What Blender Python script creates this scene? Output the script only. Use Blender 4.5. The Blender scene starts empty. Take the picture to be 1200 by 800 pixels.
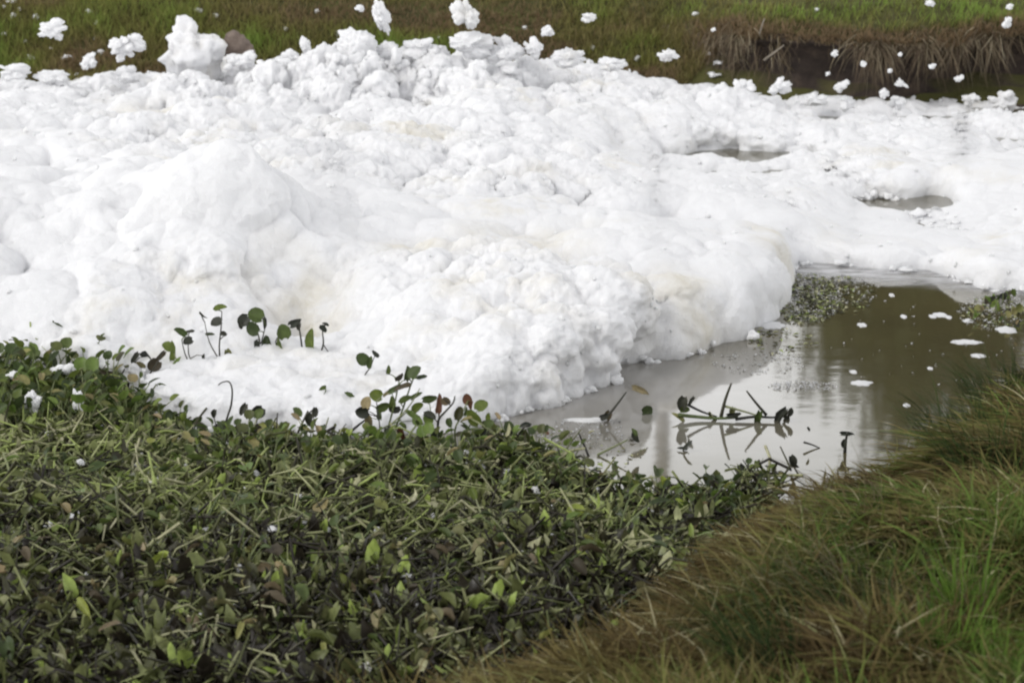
import bpy, math, random
import numpy as np
from mathutils import Vector, Matrix

random.seed(7)
RNG = np.random.default_rng(11)
SC = bpy.context.scene
COL = SC.collection
R = math.radians

# ------------------------------------------------------------------ camera
CAM_H, PITCH, FPX = 3.0, R(14.6), 2706.0        # eye height, downward tilt, focal length in 1200-px units
cd = bpy.data.cameras.new('camera')
cam = bpy.data.objects.new('camera', cd)
COL.objects.link(cam)
cam.location = (0, 0, CAM_H)
cam.rotation_euler = (R(90) - PITCH, 0, 0)
cd.sensor_width = 36
cd.lens = 36 * FPX / 1200
cd.clip_end = 2000
cd.dof.use_dof = True
cd.dof.focus_distance = 11.2
cd.dof.aperture_fstop = 4.2
SC.camera = cam

# ------------------------------------------------------------------ world + sun (hazy, mostly overcast)
SUN_EL, SUN_AZ = R(38), R(-125)                    # azimuth clockwise from +Y: the sun stands behind the camera's left shoulder
w = bpy.data.worlds.new('World')
SC.world = w
w.use_nodes = True
nt = w.node_tree
for n in list(nt.nodes):
    nt.nodes.remove(n)
sky = nt.nodes.new('ShaderNodeTexSky')
sky.sky_type = 'NISHITA'
sky.sun_disc = False
sky.sun_elevation = SUN_EL
sky.sun_rotation = SUN_AZ
sky.altitude = 2500
sky.air_density = 1.6
sky.dust_density = 4.0
sky.ozone_density = 1.0
hsv = nt.nodes.new('ShaderNodeHueSaturation')
hsv.inputs['Saturation'].default_value = 0.16
mixn = nt.nodes.new('ShaderNodeMix')
mixn.data_type = 'RGBA'
mixn.inputs[0].default_value = 0.7
# a veil of cloud over the whole sky, paler and brighter through the thicker air towards the horizon
tc = nt.nodes.new('ShaderNodeTexCoord')
sepw = nt.nodes.new('ShaderNodeSeparateXYZ')
nt.links.new(tc.outputs['Generated'], sepw.inputs[0])
veil = nt.nodes.new('ShaderNodeValToRGB')
veil.color_ramp.interpolation = 'EASE'
veil.color_ramp.elements[0].position = 0.0
veil.color_ramp.elements[0].color = (1, 1, 1, 1)
veil.color_ramp.elements[1].position = 0.75
veil.color_ramp.elements[1].color = (0.275, 0.275, 0.28, 1)
nt.links.new(sepw.outputs['Z'], veil.inputs[0])
vs = nt.nodes.new('ShaderNodeVectorMath')
vs.operation = 'SCALE'
vs.inputs['Scale'].default_value = 20.0
nt.links.new(veil.outputs[0], vs.inputs[0])
nt.links.new(vs.outputs[0], mixn.inputs[7])
bg = nt.nodes.new('ShaderNodeBackground')
bg.inputs['Strength'].default_value = 0.15
wo = nt.nodes.new('ShaderNodeOutputWorld')
nt.links.new(sky.outputs[0], hsv.inputs['Color'])
nt.links.new(hsv.outputs[0], mixn.inputs[6])
nt.links.new(mixn.outputs[2], bg.inputs['Color'])
nt.links.new(bg.outputs[0], wo.inputs['Surface'])

sl = bpy.data.lights.new('sun', 'SUN')
sl.energy = 1.25
sl.angle = R(16)
sl.color = (1.0, 0.97, 0.92)
so = bpy.data.objects.new('sun', sl)
COL.objects.link(so)
sdir = Vector((math.sin(SUN_AZ) * math.cos(SUN_EL), math.cos(SUN_AZ) * math.cos(SUN_EL), math.sin(SUN_EL)))
so.rotation_euler = sdir.to_track_quat('Z', 'Y').to_euler()

SC.view_settings.view_transform = 'Standard'
SC.view_settings.look = 'None'
SC.view_settings.exposure = 0.0
SC.view_settings.gamma = 1.0
SC.render.engine = 'CYCLES'
SC.cycles.max_bounces = 10
SC.cycles.diffuse_bounces = 8
SC.cycles.filter_width = 2.2

# ------------------------------------------------------------------ helpers
CP, SP = math.cos(PITCH), math.sin(PITCH)


def ray(px, py):
    a, b = (px - 600) / FPX, (py - 400) / FPX
    return Vector((a, CP - b * SP, -SP - b * CP))


def at(px, py, z=0.0):
    d = ray(px, py)
    t = (z - CAM_H) / d.z
    return Vector((0, 0, CAM_H)) + d * t


def at_y(px, py, y):
    d = ray(px, py)
    return Vector((0, 0, CAM_H)) + d * (y / d.y)


def smooth(e0, e1, x):
    t = np.clip((x - e0) / (e1 - e0), 0, 1)
    return t * t * (3 - 2 * t)


def _hash(ix, iy, iz, seed):
    h = (ix.astype(np.uint32) * np.uint32(374761393) + iy.astype(np.uint32) * np.uint32(668265263)
         + iz.astype(np.uint32) * np.uint32(2147483647 - 58) + np.uint32(seed * 974711 % 4294967291))
    h ^= h >> np.uint32(13)
    h *= np.uint32(1274126177)
    h ^= h >> np.uint32(16)
    return h


def vnoise(P, scale, seed=0):
    """smooth value noise, 0..1"""
    q = (P / scale).astype(np.float32)
    f = np.floor(q)
    i = f.astype(np.int32)
    t = q - f
    t = t * t * (3 - 2 * t)
    out = 0
    for dx in (0, 1):
        wx = t[:, 0] if dx else 1 - t[:, 0]
        for dy in (0, 1):
            wy = t[:, 1] if dy else 1 - t[:, 1]
            for dz in (0, 1):
                wz = t[:, 2] if dz else 1 - t[:, 2]
                h = _hash(i[:, 0] + dx, i[:, 1] + dy, i[:, 2] + dz, seed)
                out = out + wx * wy * wz * ((h & np.uint32(0xFFFF)).astype(np.float32) / 65535.0)
    return out


def fbm(P, scale, seed=0, oct=3):
    a, s, o, tot = 1.0, scale, 0, 0
    for k in range(oct):
        o = o + a * vnoise(P, s, seed + 17 * k)
        tot += a
        a *= 0.5
        s *= 0.5
    return o / tot


def worley(P, scale, seed=0):
    """distance to the nearest feature point, in cells"""
    q = (P / scale).astype(np.float32)
    f = np.floor(q)
    i = f.astype(np.int32)
    t = q - f
    best = np.full(len(P), 9.0, np.float32)
    for dx in (-1, 0, 1):
        for dy in (-1, 0, 1):
            for dz in (-1, 0, 1):
                h = _hash(i[:, 0] + dx, i[:, 1] + dy, i[:, 2] + dz, seed)
                ox = (h & np.uint32(1023)).astype(np.float32) / 1023.0
                oy = ((h >> np.uint32(10)) & np.uint32(1023)).astype(np.float32) / 1023.0
                oz = ((h >> np.uint32(20)) & np.uint32(1023)).astype(np.float32) / 1023.0
                d = (t[:, 0] - dx - ox) ** 2 + (t[:, 1] - dy - oy) ** 2 + (t[:, 2] - dz - oz) ** 2
                np.minimum(best, d, out=best)
    return np.sqrt(best)


def billow(P, scale, seed):
    d = worley(P, scale, seed)
    return np.sqrt(np.clip(1 - (d / 0.95) ** 2, 0, 1))


def mesh_np(name, V, F, mats=(), attrs=None, smooth_=True):
    """V (n,3), F (m,k) with one k -> mesh"""
    me = bpy.data.meshes.new(name)
    V = np.asarray(V, np.float32)
    F = np.asarray(F, np.int32)
    k = F.shape[1]
    me.vertices.add(len(V))
    me.vertices.foreach_set('co', V.ravel())
    me.loops.add(F.size)
    me.loops.foreach_set('vertex_index', F.ravel())
    me.polygons.add(len(F))
    me.polygons.foreach_set('loop_start', np.arange(0, F.size, k, dtype=np.int32))
    me.polygons.foreach_set('loop_total', np.full(len(F), k, np.int32))
    if smooth_:
        me.polygons.foreach_set('use_smooth', np.ones(len(F), bool))
    for an, av in (attrs or {}).items():
        a = me.attributes.new(an, 'FLOAT', 'POINT')
        a.data.foreach_set('value', np.asarray(av, np.float32))
    for m in mats:
        me.materials.append(m)
    me.update()
    me.validate()
    return me


def link(name, me, parent=None, loc=None, rot=None, scale=None):
    o = bpy.data.objects.new(name, me)
    COL.objects.link(o)
    if parent is not None:
        o.parent = parent
    if loc is not None:
        o.location = loc
    if rot is not None:
        o.rotation_euler = rot
    if scale is not None:
        o.scale = scale if hasattr(scale, '__len__') else (scale,) * 3
    return o


def tag(o, label=None, cat=None, group=None, kind=None):
    if label:
        o['label'] = label
    if cat:
        o['category'] = cat
    if group:
        o['group'] = group
    if kind:
        o['kind'] = kind
    return o


def grid_faces(nr, nc):
    i = np.arange(nr * nc).reshape(nr, nc)
    return np.stack([i[:-1, :-1], i[:-1, 1:], i[1:, 1:], i[1:, :-1]], -1).reshape(-1, 4)


# ------------------------------------------------------------------ materials
def new_mat(name):
    m = bpy.data.materials.new(name)
    m.use_nodes = True
    t = m.node_tree
    return m, t, t.nodes['Principled BSDF'], t.nodes['Material Output']


def ramp(t, stops, fac):
    r = t.nodes.new('ShaderNodeValToRGB')
    cr = r.color_ramp
    while len(cr.elements) < len(stops):
        cr.elements.new(0.5)
    for e, (p, c) in zip(cr.elements, stops):
        e.position = p
        e.color = (*c, 1)
    t.links.new(fac, r.inputs[0])
    return r.outputs[0]


def noise(t, scale, detail=4, rough=0.55, coord=None):
    n = t.nodes.new('ShaderNodeTexNoise')
    n.inputs['Scale'].default_value = scale
    n.inputs['Detail'].default_value = detail
    n.inputs['Roughness'].default_value = rough
    if coord is None:
        g = t.nodes.new('ShaderNodeNewGeometry')
        coord = g.outputs['Position']
    t.links.new(coord, n.inputs['Vector'])
    return n.outputs[0]


def bump(t, h, dist, strength=1.0):
    b = t.nodes.new('ShaderNodeBump')
    b.inputs['Distance'].default_value = dist
    b.inputs['Strength'].default_value = strength
    t.links.new(h, b.inputs['Height'])
    return b.outputs[0]


def mixc(t, fac, a, b, mode='MIX'):
    m = t.nodes.new('ShaderNodeMix')
    m.data_type = 'RGBA'
    m.blend_type = mode
    for sock, v in ((0, fac), (6, a), (7, b)):
        if isinstance(v, (int, float)):
            m.inputs[sock].default_value = v
        elif isinstance(v, tuple):
            m.inputs[sock].default_value = (*v, 1)
        else:
            t.links.new(v, m.inputs[sock])
    return m.outputs[2]


def foam_material():
    m, t, p, o = new_mat('foam')
    n1 = noise(t, 0.9, 3)
    n2 = noise(t, 5, 5)
    st = ramp(t, [(0.52, (0, 0, 0)), (0.72, (1, 1, 1))], n1)
    st2 = ramp(t, [(0.45, (0, 0, 0)), (0.7, (1, 1, 1))], n2)
    mul = mixc(t, 1.0, st, st2, 'MULTIPLY')
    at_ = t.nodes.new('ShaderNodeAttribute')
    at_.attribute_name = 'beige'
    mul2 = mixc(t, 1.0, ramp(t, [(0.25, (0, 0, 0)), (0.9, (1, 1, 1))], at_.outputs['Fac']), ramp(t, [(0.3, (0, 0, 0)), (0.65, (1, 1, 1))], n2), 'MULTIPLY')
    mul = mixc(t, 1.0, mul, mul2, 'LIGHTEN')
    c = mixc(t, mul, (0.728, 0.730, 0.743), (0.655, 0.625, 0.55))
    n3 = noise(t, 9, 6, 0.7)
    specks = ramp(t, [(0.735, (0, 0, 0)), (0.76, (1, 1, 1))], n3)
    c = mixc(t, specks, c, (0.5, 0.48, 0.44))
    t.links.new(c, p.inputs['Base Color'])
    p.inputs['Roughness'].default_value = 1.0
    p.inputs['Specular IOR Level'].default_value = 0.05
    p.inputs['Subsurface Weight'].default_value = 0.6
    p.inputs['Subsurface Radius'].default_value = (1, 1, 1)
    p.inputs['Subsurface Scale'].default_value = 0.08
    h = mixc(t, 0.5, noise(t, 38, 5, 0.65), noise(t, 110, 3, 0.6))
    t.links.new(bump(t, h, 0.016, 0.7), p.inputs['Normal'])
    return m


def leaf_material(name, stops, source='object', rough=0.45, trans=0.25, vein=True):
    m, t, p, o = new_mat(name)
    if source == 'object':
        n = t.nodes.new('ShaderNodeObjectInfo')
        fac = n.outputs['Random']
    else:
        n = t.nodes.new('ShaderNodeAttribute')
        n.attribute_name = 'rnd'
        fac = n.outputs['Fac']
    c = ramp(t, stops, fac)
    mott = ramp(t, [(0.3, (0.6, 0.58, 0.55)), (0.7, (1.15, 1.12, 1.1))], noise(t, 45, 4))
    c = mixc(t, 0.8, c, mott, 'MULTIPLY')
    t.links.new(c, p.inputs['Base Color'])
    p.inputs['Roughness'].default_value = rough
    p.inputs['Specular IOR Level'].default_value = 0.28
    tr = t.nodes.new('ShaderNodeBsdfTranslucent')
    t.links.new(c, tr.inputs['Color'])
    mx = t.nodes.new('ShaderNodeMixShader')
    mx.inputs[0].default_value = trans
    t.links.new(p.outputs[0], mx.inputs[1])
    t.links.new(tr.outputs[0], mx.inputs[2])
    t.links.new(mx.outputs[0], o.inputs['Surface'])
    t.links.new(bump(t, noise(t, 90, 2), 0.002, 0.4), p.inputs['Normal'])
    return m


def soil_material(name, stops, scale=6, bdist=0.03, rough=0.95):
    m, t, p, o = new_mat(name)
    n = noise(t, scale, 8, 0.65)
    c = ramp(t, stops, n)
    t.links.new(c, p.inputs['Base Color'])
    p.inputs['Roughness'].default_value = rough
    p.inputs['Specular IOR Level'].default_value = 0.2
    t.links.new(bump(t, noise(t, scale * 6, 6, 0.7), bdist), p.inputs['Normal'])
    return m


def water_material():
    m, t, p, o = new_mat('murky_water')
    c = ramp(t, [(0.35, (0.070, 0.060, 0.030)), (0.65, (0.092, 0.080, 0.038))], noise(t, 0.7, 3))
    # pale reflection of the foam wall, painted into the water colour at its foot
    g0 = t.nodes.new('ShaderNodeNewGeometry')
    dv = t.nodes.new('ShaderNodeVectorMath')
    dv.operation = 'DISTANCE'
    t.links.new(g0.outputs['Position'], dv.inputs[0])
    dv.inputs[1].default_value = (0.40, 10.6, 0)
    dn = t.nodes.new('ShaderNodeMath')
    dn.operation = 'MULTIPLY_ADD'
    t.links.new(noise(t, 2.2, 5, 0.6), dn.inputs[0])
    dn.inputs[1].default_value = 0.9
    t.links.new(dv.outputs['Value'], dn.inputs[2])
    wall_refl = ramp(t, [(0.45, (1, 1, 1)), (0.98, (0, 0, 0))], dn.outputs[0])
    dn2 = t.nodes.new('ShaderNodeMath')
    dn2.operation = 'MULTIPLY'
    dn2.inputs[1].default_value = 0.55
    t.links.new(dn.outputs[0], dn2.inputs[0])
    t.links.new(dn2.outputs[0], wall_refl.node.inputs[0])
    c = mixc(t, wall_refl, c, (0.235, 0.225, 0.205))
    t.links.new(c, p.inputs['Base Color'])
    p.inputs['Roughness'].default_value = 0.055
    p.inputs['IOR'].default_value = 2.0
    mp = t.nodes.new('ShaderNodeMapping')
    g = t.nodes.new('ShaderNodeNewGeometry')
    t.links.new(g.outputs['Position'], mp.inputs['Vector'])
    mp.inputs['Scale'].default_value = (1, 2.5, 1)
    h = noise(t, 3.0, 3, 0.5, mp.outputs[0])
    t.links.new(bump(t, h, 0.012, 0.05), p.inputs['Normal'])
    return m


def plain_material(name, col, rough=0.8, nscale=20, var=0.35):
    m, t, p, o = new_mat(name)
    lo = tuple(c * (1 - var) for c in col)
    hi = tuple(min(1, c * (1 + var)) for c in col)
    t.links.new(ramp(t, [(0.3, lo), (0.7, hi)], noise(t, nscale, 5)), p.inputs['Base Color'])
    p.inputs['Roughness'].default_value = rough
    t.links.new(bump(t, noise(t, nscale * 4, 4), 0.004, 0.6), p.inputs['Normal'])
    return m


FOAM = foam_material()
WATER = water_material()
GREEN_STOPS = [(0.0, (0.040, 0.057, 0.023)), (0.35, (0.060, 0.090, 0.027)), (0.7, (0.095, 0.131, 0.036)), (1.0, (0.162, 0.212, 0.045))]
MAT_STOPS = [(0.0, (0.047, 0.042, 0.025)), (0.25, (0.094, 0.112, 0.036)), (0.5, (0.157, 0.183, 0.051)),
             (0.7, (0.299, 0.281, 0.121)), (0.85, (0.299, 0.232, 0.132)), (1.0, (0.268, 0.351, 0.051))]
BROWN_STOPS = [(0.0, (0.044, 0.037, 0.023)), (0.35, (0.094, 0.076, 0.046)), (0.6, (0.188, 0.151, 0.092)),
               (0.8, (0.110, 0.136, 0.041)), (1.0, (0.329, 0.272, 0.172))]
LEAF_GREEN = leaf_material('hyacinth_leaf_green', GREEN_STOPS)
LEAF_MIXED = leaf_material('hyacinth_leaf_mixed', MAT_STOPS, rough=0.4)
LEAF_BROWN = leaf_material('hyacinth_leaf_wilted', BROWN_STOPS, rough=0.55, trans=0.15)
LEAF_RUST = leaf_material('hyacinth_leaf_rust', [(0, (0.13, 0.06, 0.035)), (1, (0.17, 0.10, 0.06))], rough=0.6)
LEAF_DARK = leaf_material('hyacinth_leaf_blackened', [(0, (0.028, 0.034, 0.026)), (1, (0.06, 0.062, 0.046))], rough=0.5, trans=0.05)
LEAF_LIME = leaf_material('hyacinth_leaf_lime', [(0, (0.12, 0.19, 0.04)), (1, (0.17, 0.24, 0.06))], rough=0.45)
STALK_GREEN = leaf_material('hyacinth_stalk_green', [(0, (0.08, 0.11, 0.04)), (0.6, (0.16, 0.20, 0.08)), (1, (0.28, 0.30, 0.17))], trans=0.05)
STALK_DARK = leaf_material('hyacinth_stalk_dark', [(0, (0.02, 0.02, 0.018)), (0.7, (0.05, 0.05, 0.035)), (1, (0.09, 0.085, 0.06))], trans=0.0)
LITTER = leaf_material('hyacinth_litter', [(0.0, (0.026, 0.022, 0.016)), (0.25, (0.066, 0.068, 0.032)), (0.45, (0.14, 0.165, 0.058)),
                                           (0.65, (0.27, 0.30, 0.13)), (0.85, (0.48, 0.47, 0.31)), (1.0, (0.27, 0.39, 0.05))], 'attr', rough=0.36, trans=0.15)

# ------------------------------------------------------------------ water
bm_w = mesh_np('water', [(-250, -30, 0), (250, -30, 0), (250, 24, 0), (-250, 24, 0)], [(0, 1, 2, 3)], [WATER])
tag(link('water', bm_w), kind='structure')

# ------------------------------------------------------------------ far bank


def far_edge(x):
    return 19.75 - 0.11 * x + 0.12 * np.sin(x * 1.3 + 1) + 0.06 * np.sin(x * 3.7)


def erosion(x):
    """0 = grass slope down to the water, 1 = undercut earth face"""
    return smooth(1.25, 2.15, x)


TT = np.array([0, 1, 2, 3, 4, 5, 6, 7, 8, 9, 10, 11, 12, 13], float)
ER = np.array([(0.0, -0.5), (0.0, 0.0), (0.14, 0.05), (0.26, 0.10), (0.33, 0.22), (0.30, 0.36), (0.22, 0.46), (0.04, 0.53), (0.06, 0.60),
               (0.35, 0.66), (1.3, 0.74), (8, 1.05), (60, 2.2), (600, 6.0)])
SL = np.array([(0.0, -0.5), (0.0, 0.0), (0.15, 0.05), (0.35, 0.10), (0.55, 0.16), (0.8, 0.23), (1.05, 0.31), (1.3, 0.38), (1.6, 0.45),
               (1.9, 0.53), (2.5, 0.65), (8, 1.05), (60, 2.2), (600, 6.0)])


def far_profile(x, s):
    e = erosion(x)
    oy = (1 - e) * np.interp(s, TT, SL[:, 0]) + e * np.interp(s, TT, ER[:, 0])
    oz = (1 - e) * np.interp(s, TT, SL[:, 1]) + e * np.interp(s, TT, ER[:, 1])
    P = np.stack([x, oy, oz], -1)
    amp = np.clip(s / 2.0, 0, 1) * np.where(s < 11, 1, 0)
    oz = oz + amp * (0.22 * (fbm(P * (1, 1, 0), 0.9, 5) - 0.5) + 0.10 * e * (fbm(P * (1, 0.3, 0), 0.3, 6) - 0.5))
    oy = oy + amp * e * (0.42 * (fbm(P * (1, 0, 1), 0.5, 9, 3) - 0.5) + 0.30 * (fbm(P * (1, 0, 0), 0.8, 10, 2) - 0.5))
    return far_edge(x) + oy, oz


xs = np.concatenate([np.linspace(-300, -8, 14)[:-1], np.linspace(-8, 8, 330), np.linspace(8, 300, 14)[1:]])
ss = np.concatenate([np.linspace(0, 11, 100), np.array([11.5, 12, 12.5, 13])])
X, S = np.meshgrid(xs, ss)
yy, zz = far_profile(X.ravel(), S.ravel())


def bank_material():
    m, t, p, o = new_mat('far_bank_earth')
    g = t.nodes.new('ShaderNodeNewGeometry')
    n = noise(t, 5, 8, 0.65)
    earth = ramp(t, [(0.3, (0.035, 0.028, 0.025)), (0.55, (0.065, 0.05, 0.042)), (0.75, (0.13, 0.097, 0.07))], n)
    turf = ramp(t, [(0.3, (0.053, 0.048, 0.021)), (0.7, (0.112, 0.112, 0.038))], noise(t, 3, 6))
    sep = t.nodes.new('ShaderNodeSeparateXYZ')
    t.links.new(g.outputs['Normal'], sep.inputs[0])
    f = ramp(t, [(0.45, (0, 0, 0)), (0.8, (1, 1, 1))], sep.outputs['Z'])
    t.links.new(mixc(t, f, earth, turf), p.inputs['Base Color'])
    p.inputs['Roughness'].default_value = 0.95
    p.inputs['Specular IOR Level'].default_value = 0.15
    t.links.new(bump(t, noise(t, 30, 6, 0.7), 0.03), p.inputs['Normal'])
    return m


tag(link('far_bank', mesh_np('far_bank', np.stack([X.ravel(), yy, zz], -1), grid_faces(len(ss), len(xs))[:, ::-1], [bank_material()])), kind='structure')


def blades(roots, up, lengths, widths, lean, nseg=3, rnd=None, droop=1.0):
    """ribbons of grass: roots (n,3), up = start direction (n,3), lean = direction in which the tip falls (n,3)"""
    n = len(roots)
    side = np.cross(up, lean + 1e-4)
    side /= np.linalg.norm(side, axis=1, keepdims=True) + 1e-9
    V, T = [], []
    pos = roots.copy()
    d = up.copy()
    for k in range(nseg + 1):
        f = k / nseg
        wv = widths * (1 - f ** 1.6) + 0.0006
        V.append(pos - side * wv[:, None] / 2)
        V.append(pos + side * wv[:, None] / 2)
        T += [np.full(n, f), np.full(n, f)]
        d = d + lean * (droop / nseg)
        d[:, 2] -= 0.35 * droop / nseg * f
        d /= np.linalg.norm(d, axis=1, keepdims=True)
        pos = pos + d * (lengths / nseg)[:, None]
    V = np.stack(V, 1).reshape(-1, 3)
    T = np.stack(T, 1).reshape(-1)
    m = 2 * (nseg + 1)
    F = []
    base = np.arange(n)[:, None] * m
    for k in range(nseg):
        F.append(np.concatenate([base + 2 * k, base + 2 * k + 1, base + 2 * k + 3, base + 2 * k + 2], 1))
    F = np.stack(F, 1).reshape(-1, 4)
    rr = RNG.random(n) if rnd is None else rnd
    return V, F, {'rnd': np.repeat(rr, m), 'along': T}


def grass_material(name, stops, root=(0.08, 0.065, 0.035), trans=0.25):
    m, t, p, o = new_mat(name)
    a = t.nodes.new('ShaderNodeAttribute')
    a.attribute_name = 'rnd'
    c = ramp(t, stops, a.outputs['Fac'])
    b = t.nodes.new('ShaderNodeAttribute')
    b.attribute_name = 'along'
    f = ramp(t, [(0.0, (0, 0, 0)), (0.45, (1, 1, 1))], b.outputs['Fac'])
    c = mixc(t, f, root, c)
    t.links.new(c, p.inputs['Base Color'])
    p.inputs['Roughness'].default_value = 0.7
    p.inputs['Specular IOR Level'].default_value = 0.08
    tr = t.nodes.new('ShaderNodeBsdfTranslucent')
    t.links.new(c, tr.inputs['Color'])
    mx = t.nodes.new('ShaderNodeMixShader')
    mx.inputs[0].default_value = trans
    t.links.new(p.outputs[0], mx.inputs[1])
    t.links.new(tr.outputs[0], mx.inputs[2])
    t.links.new(mx.outputs[0], o.inputs['Surface'])
    return m


# turf of the far bank: rnd 0 = dry brown, 1 = fresh green
FAR_GRASS = grass_material('far_grass', [(0.0, (0.25, 0.178, 0.105)), (0.3, (0.245, 0.215, 0.085)), (0.6, (0.235, 0.24, 0.072)), (1.0, (0.24, 0.34, 0.075))], root=(0.10, 0.08, 0.042))
n = 90000
gx = RNG.uniform(-5.6, 5.6, n)
gs = RNG.uniform(1.7, 10.6, n)
er = erosion(gx)
keep = (gs > 6.9 * er + 1.6 * (1 - er)) & (RNG.random(n) < np.where(gs > 10, 1, 0.75))
gx, gs = gx[keep], gs[keep]
n = len(gx)
gy, gz = far_profile(gx, gs)
P = np.stack([gx, gy, gz], -1)
patch = fbm(P * (1, 1, 0), 0.8, 31, 4)
fresh = np.clip((patch - 0.5) * 2.2 + 0.30 + 0.5 * smooth(0.3, 3.6, gx) * smooth(7.8, 9.2, gs) - 0.6 * erosion(gx) * smooth(9.1, 8.3, gs)
                + RNG.normal(0, 0.10, n), 0, 1)
lean = np.stack([RNG.normal(0.15, 0.5, n), RNG.normal(-0.45, 0.4, n), np.zeros(n)], -1)
up = np.stack([RNG.normal(0, 0.25, n), RNG.normal(-0.15, 0.25, n), np.ones(n)], -1)
up /= np.linalg.norm(up, axis=1, keepdims=True)
ln = RNG.uniform(0.03, 0.13, n) * np.clip(0.2 + 1.7 * patch, 0.4, 2)
V, F, A = blades(P, up, ln, RNG.uniform(0.006, 0.012, n), lean, 2, fresh)
tag(link('far_bank_grass', mesh_np('far_bank_grass', V, F, [FAR_GRASS], A)), kind='stuff')

# dry grass and roots hanging over the undercut face
n = 14000
hx = RNG.uniform(1.4, 6.0, n)
hs = np.where(RNG.random(n) < 0.85, RNG.uniform(6.7, 8.9, n), RNG.uniform(4.2, 6.8, n))
dens = fbm(np.stack([hx, hs * 0.1, hs * 0], -1), 0.45, 77, 2)
keep = RNG.random(n) < np.clip((dens - 0.50) * 5 + 0.35 * (hs > 7.2) + 0.8 * np.exp(-((hx - 3.05) / 0.2) ** 2), 0.02, 1) * (0.35 + 0.65 * erosion(hx))
hx, hs, dens = hx[keep], hs[keep], dens[keep]
n = len(hx)
hy, hz = far_profile(hx, hs)
P = np.stack([hx, hy - 0.01, hz], -1)
up = np.stack([RNG.normal(0, 0.55, n), np.full(n, -0.7), RNG.normal(0.1, 0.45, n)], -1)
up /= np.linalg.norm(up, axis=1, keepdims=True)
lean = np.stack([RNG.normal(0, 0.4, n), RNG.normal(-0.05, 0.2, n), RNG.uniform(-2.0, -0.7, n)], -1)
V, F, A = blades(P, up, RNG.uniform(0.05, 0.34, n) * np.clip(0.3 + 2.4 * fbm(P * (1, 0, 0), 0.12, 79, 2) - 0.6 + 0.3 * dens, 0.3, 1.5), RNG.uniform(0.004, 0.010, n), lean, 3, droop=1.5)
ROOTS = grass_material('hanging_dry_grass', [(0.0, (0.058, 0.042, 0.031)), (0.5, (0.130, 0.098, 0.065)), (0.85, (0.182, 0.150, 0.098)), (1.0, (0.312, 0.273, 0.195))], trans=0.1)
tag(link('hanging_roots', mesh_np('hanging_roots', V, F, [ROOTS], A)), kind='stuff')

# ------------------------------------------------------------------ foam on the river
UF = np.array([-300, 0, 80, 130, 170, 230, 330, 400, 470, 530, 600, 640, 720, 780, 830, 870, 905, 917, 926, 960, 1060, 1140, 1200, 1500], float)
YF = np.array([436, 440, 446, 458, 482, 496, 502, 504, 498, 492, 484, 470, 434, 410, 396, 388, 372, 352, 306, 305, 312, 325, 338, 370], float)
DF = np.array([at(600, y).y for y in YF])
NC, NR = 860, 760
us = np.linspace(-150, 1350, NC)
ds = 9.35 * (20.9 / 9.35) ** np.linspace(0, 1, NR)
U, D = np.meshgrid(us, ds)
XX = (U - 600) / FPX * (D * CP + CAM_H * SP)
P0 = np.stack([XX.ravel(), D.ravel(), np.zeros(U.size)], -1)
wob = ((fbm(P0, 0.5, 3, 3) - 0.5) * 0.45 + (billow(P0, 0.36, 41) - 0.6) * 0.34 + (billow(P0, 0.13, 43) - 0.6) * 0.14).reshape(U.shape)
inside = D + wob * np.where((U > 880) & (U < 960), 0.4, 1) > np.interp(U, UF, DF)
inside &= D < far_edge(XX) + 0.25


def gap(u0, d0, ru, rd):
    return ((U - u0) / ru) ** 2 + ((D - d0) / rd) ** 2 + wob * 2.2 + 1.3 * (fbm(P0, 0.22, 47, 2).reshape(U.shape) - 0.5) < 0.9


inside &= ~gap(858, 16.9, 125, 0.36) & ~gap(1088, 15.1, 105, 0.33) & ~gap(1270, 18.8, 170, 0.5)


def blur(a, r, it=2):
    for ax in (0, 1):
        for _ in range(it):
            b = np.pad(a, [(r + 1, r) if k == ax else (0, 0) for k in (0, 1)], mode='edge')
            c = np.cumsum(b, axis=ax)
            a = (np.take(c, range(2 * r + 1, c.shape[ax]), ax) - np.take(c, range(0, c.shape[ax] - 2 * r - 1), ax)) / (2 * r + 1)
    return a


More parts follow.
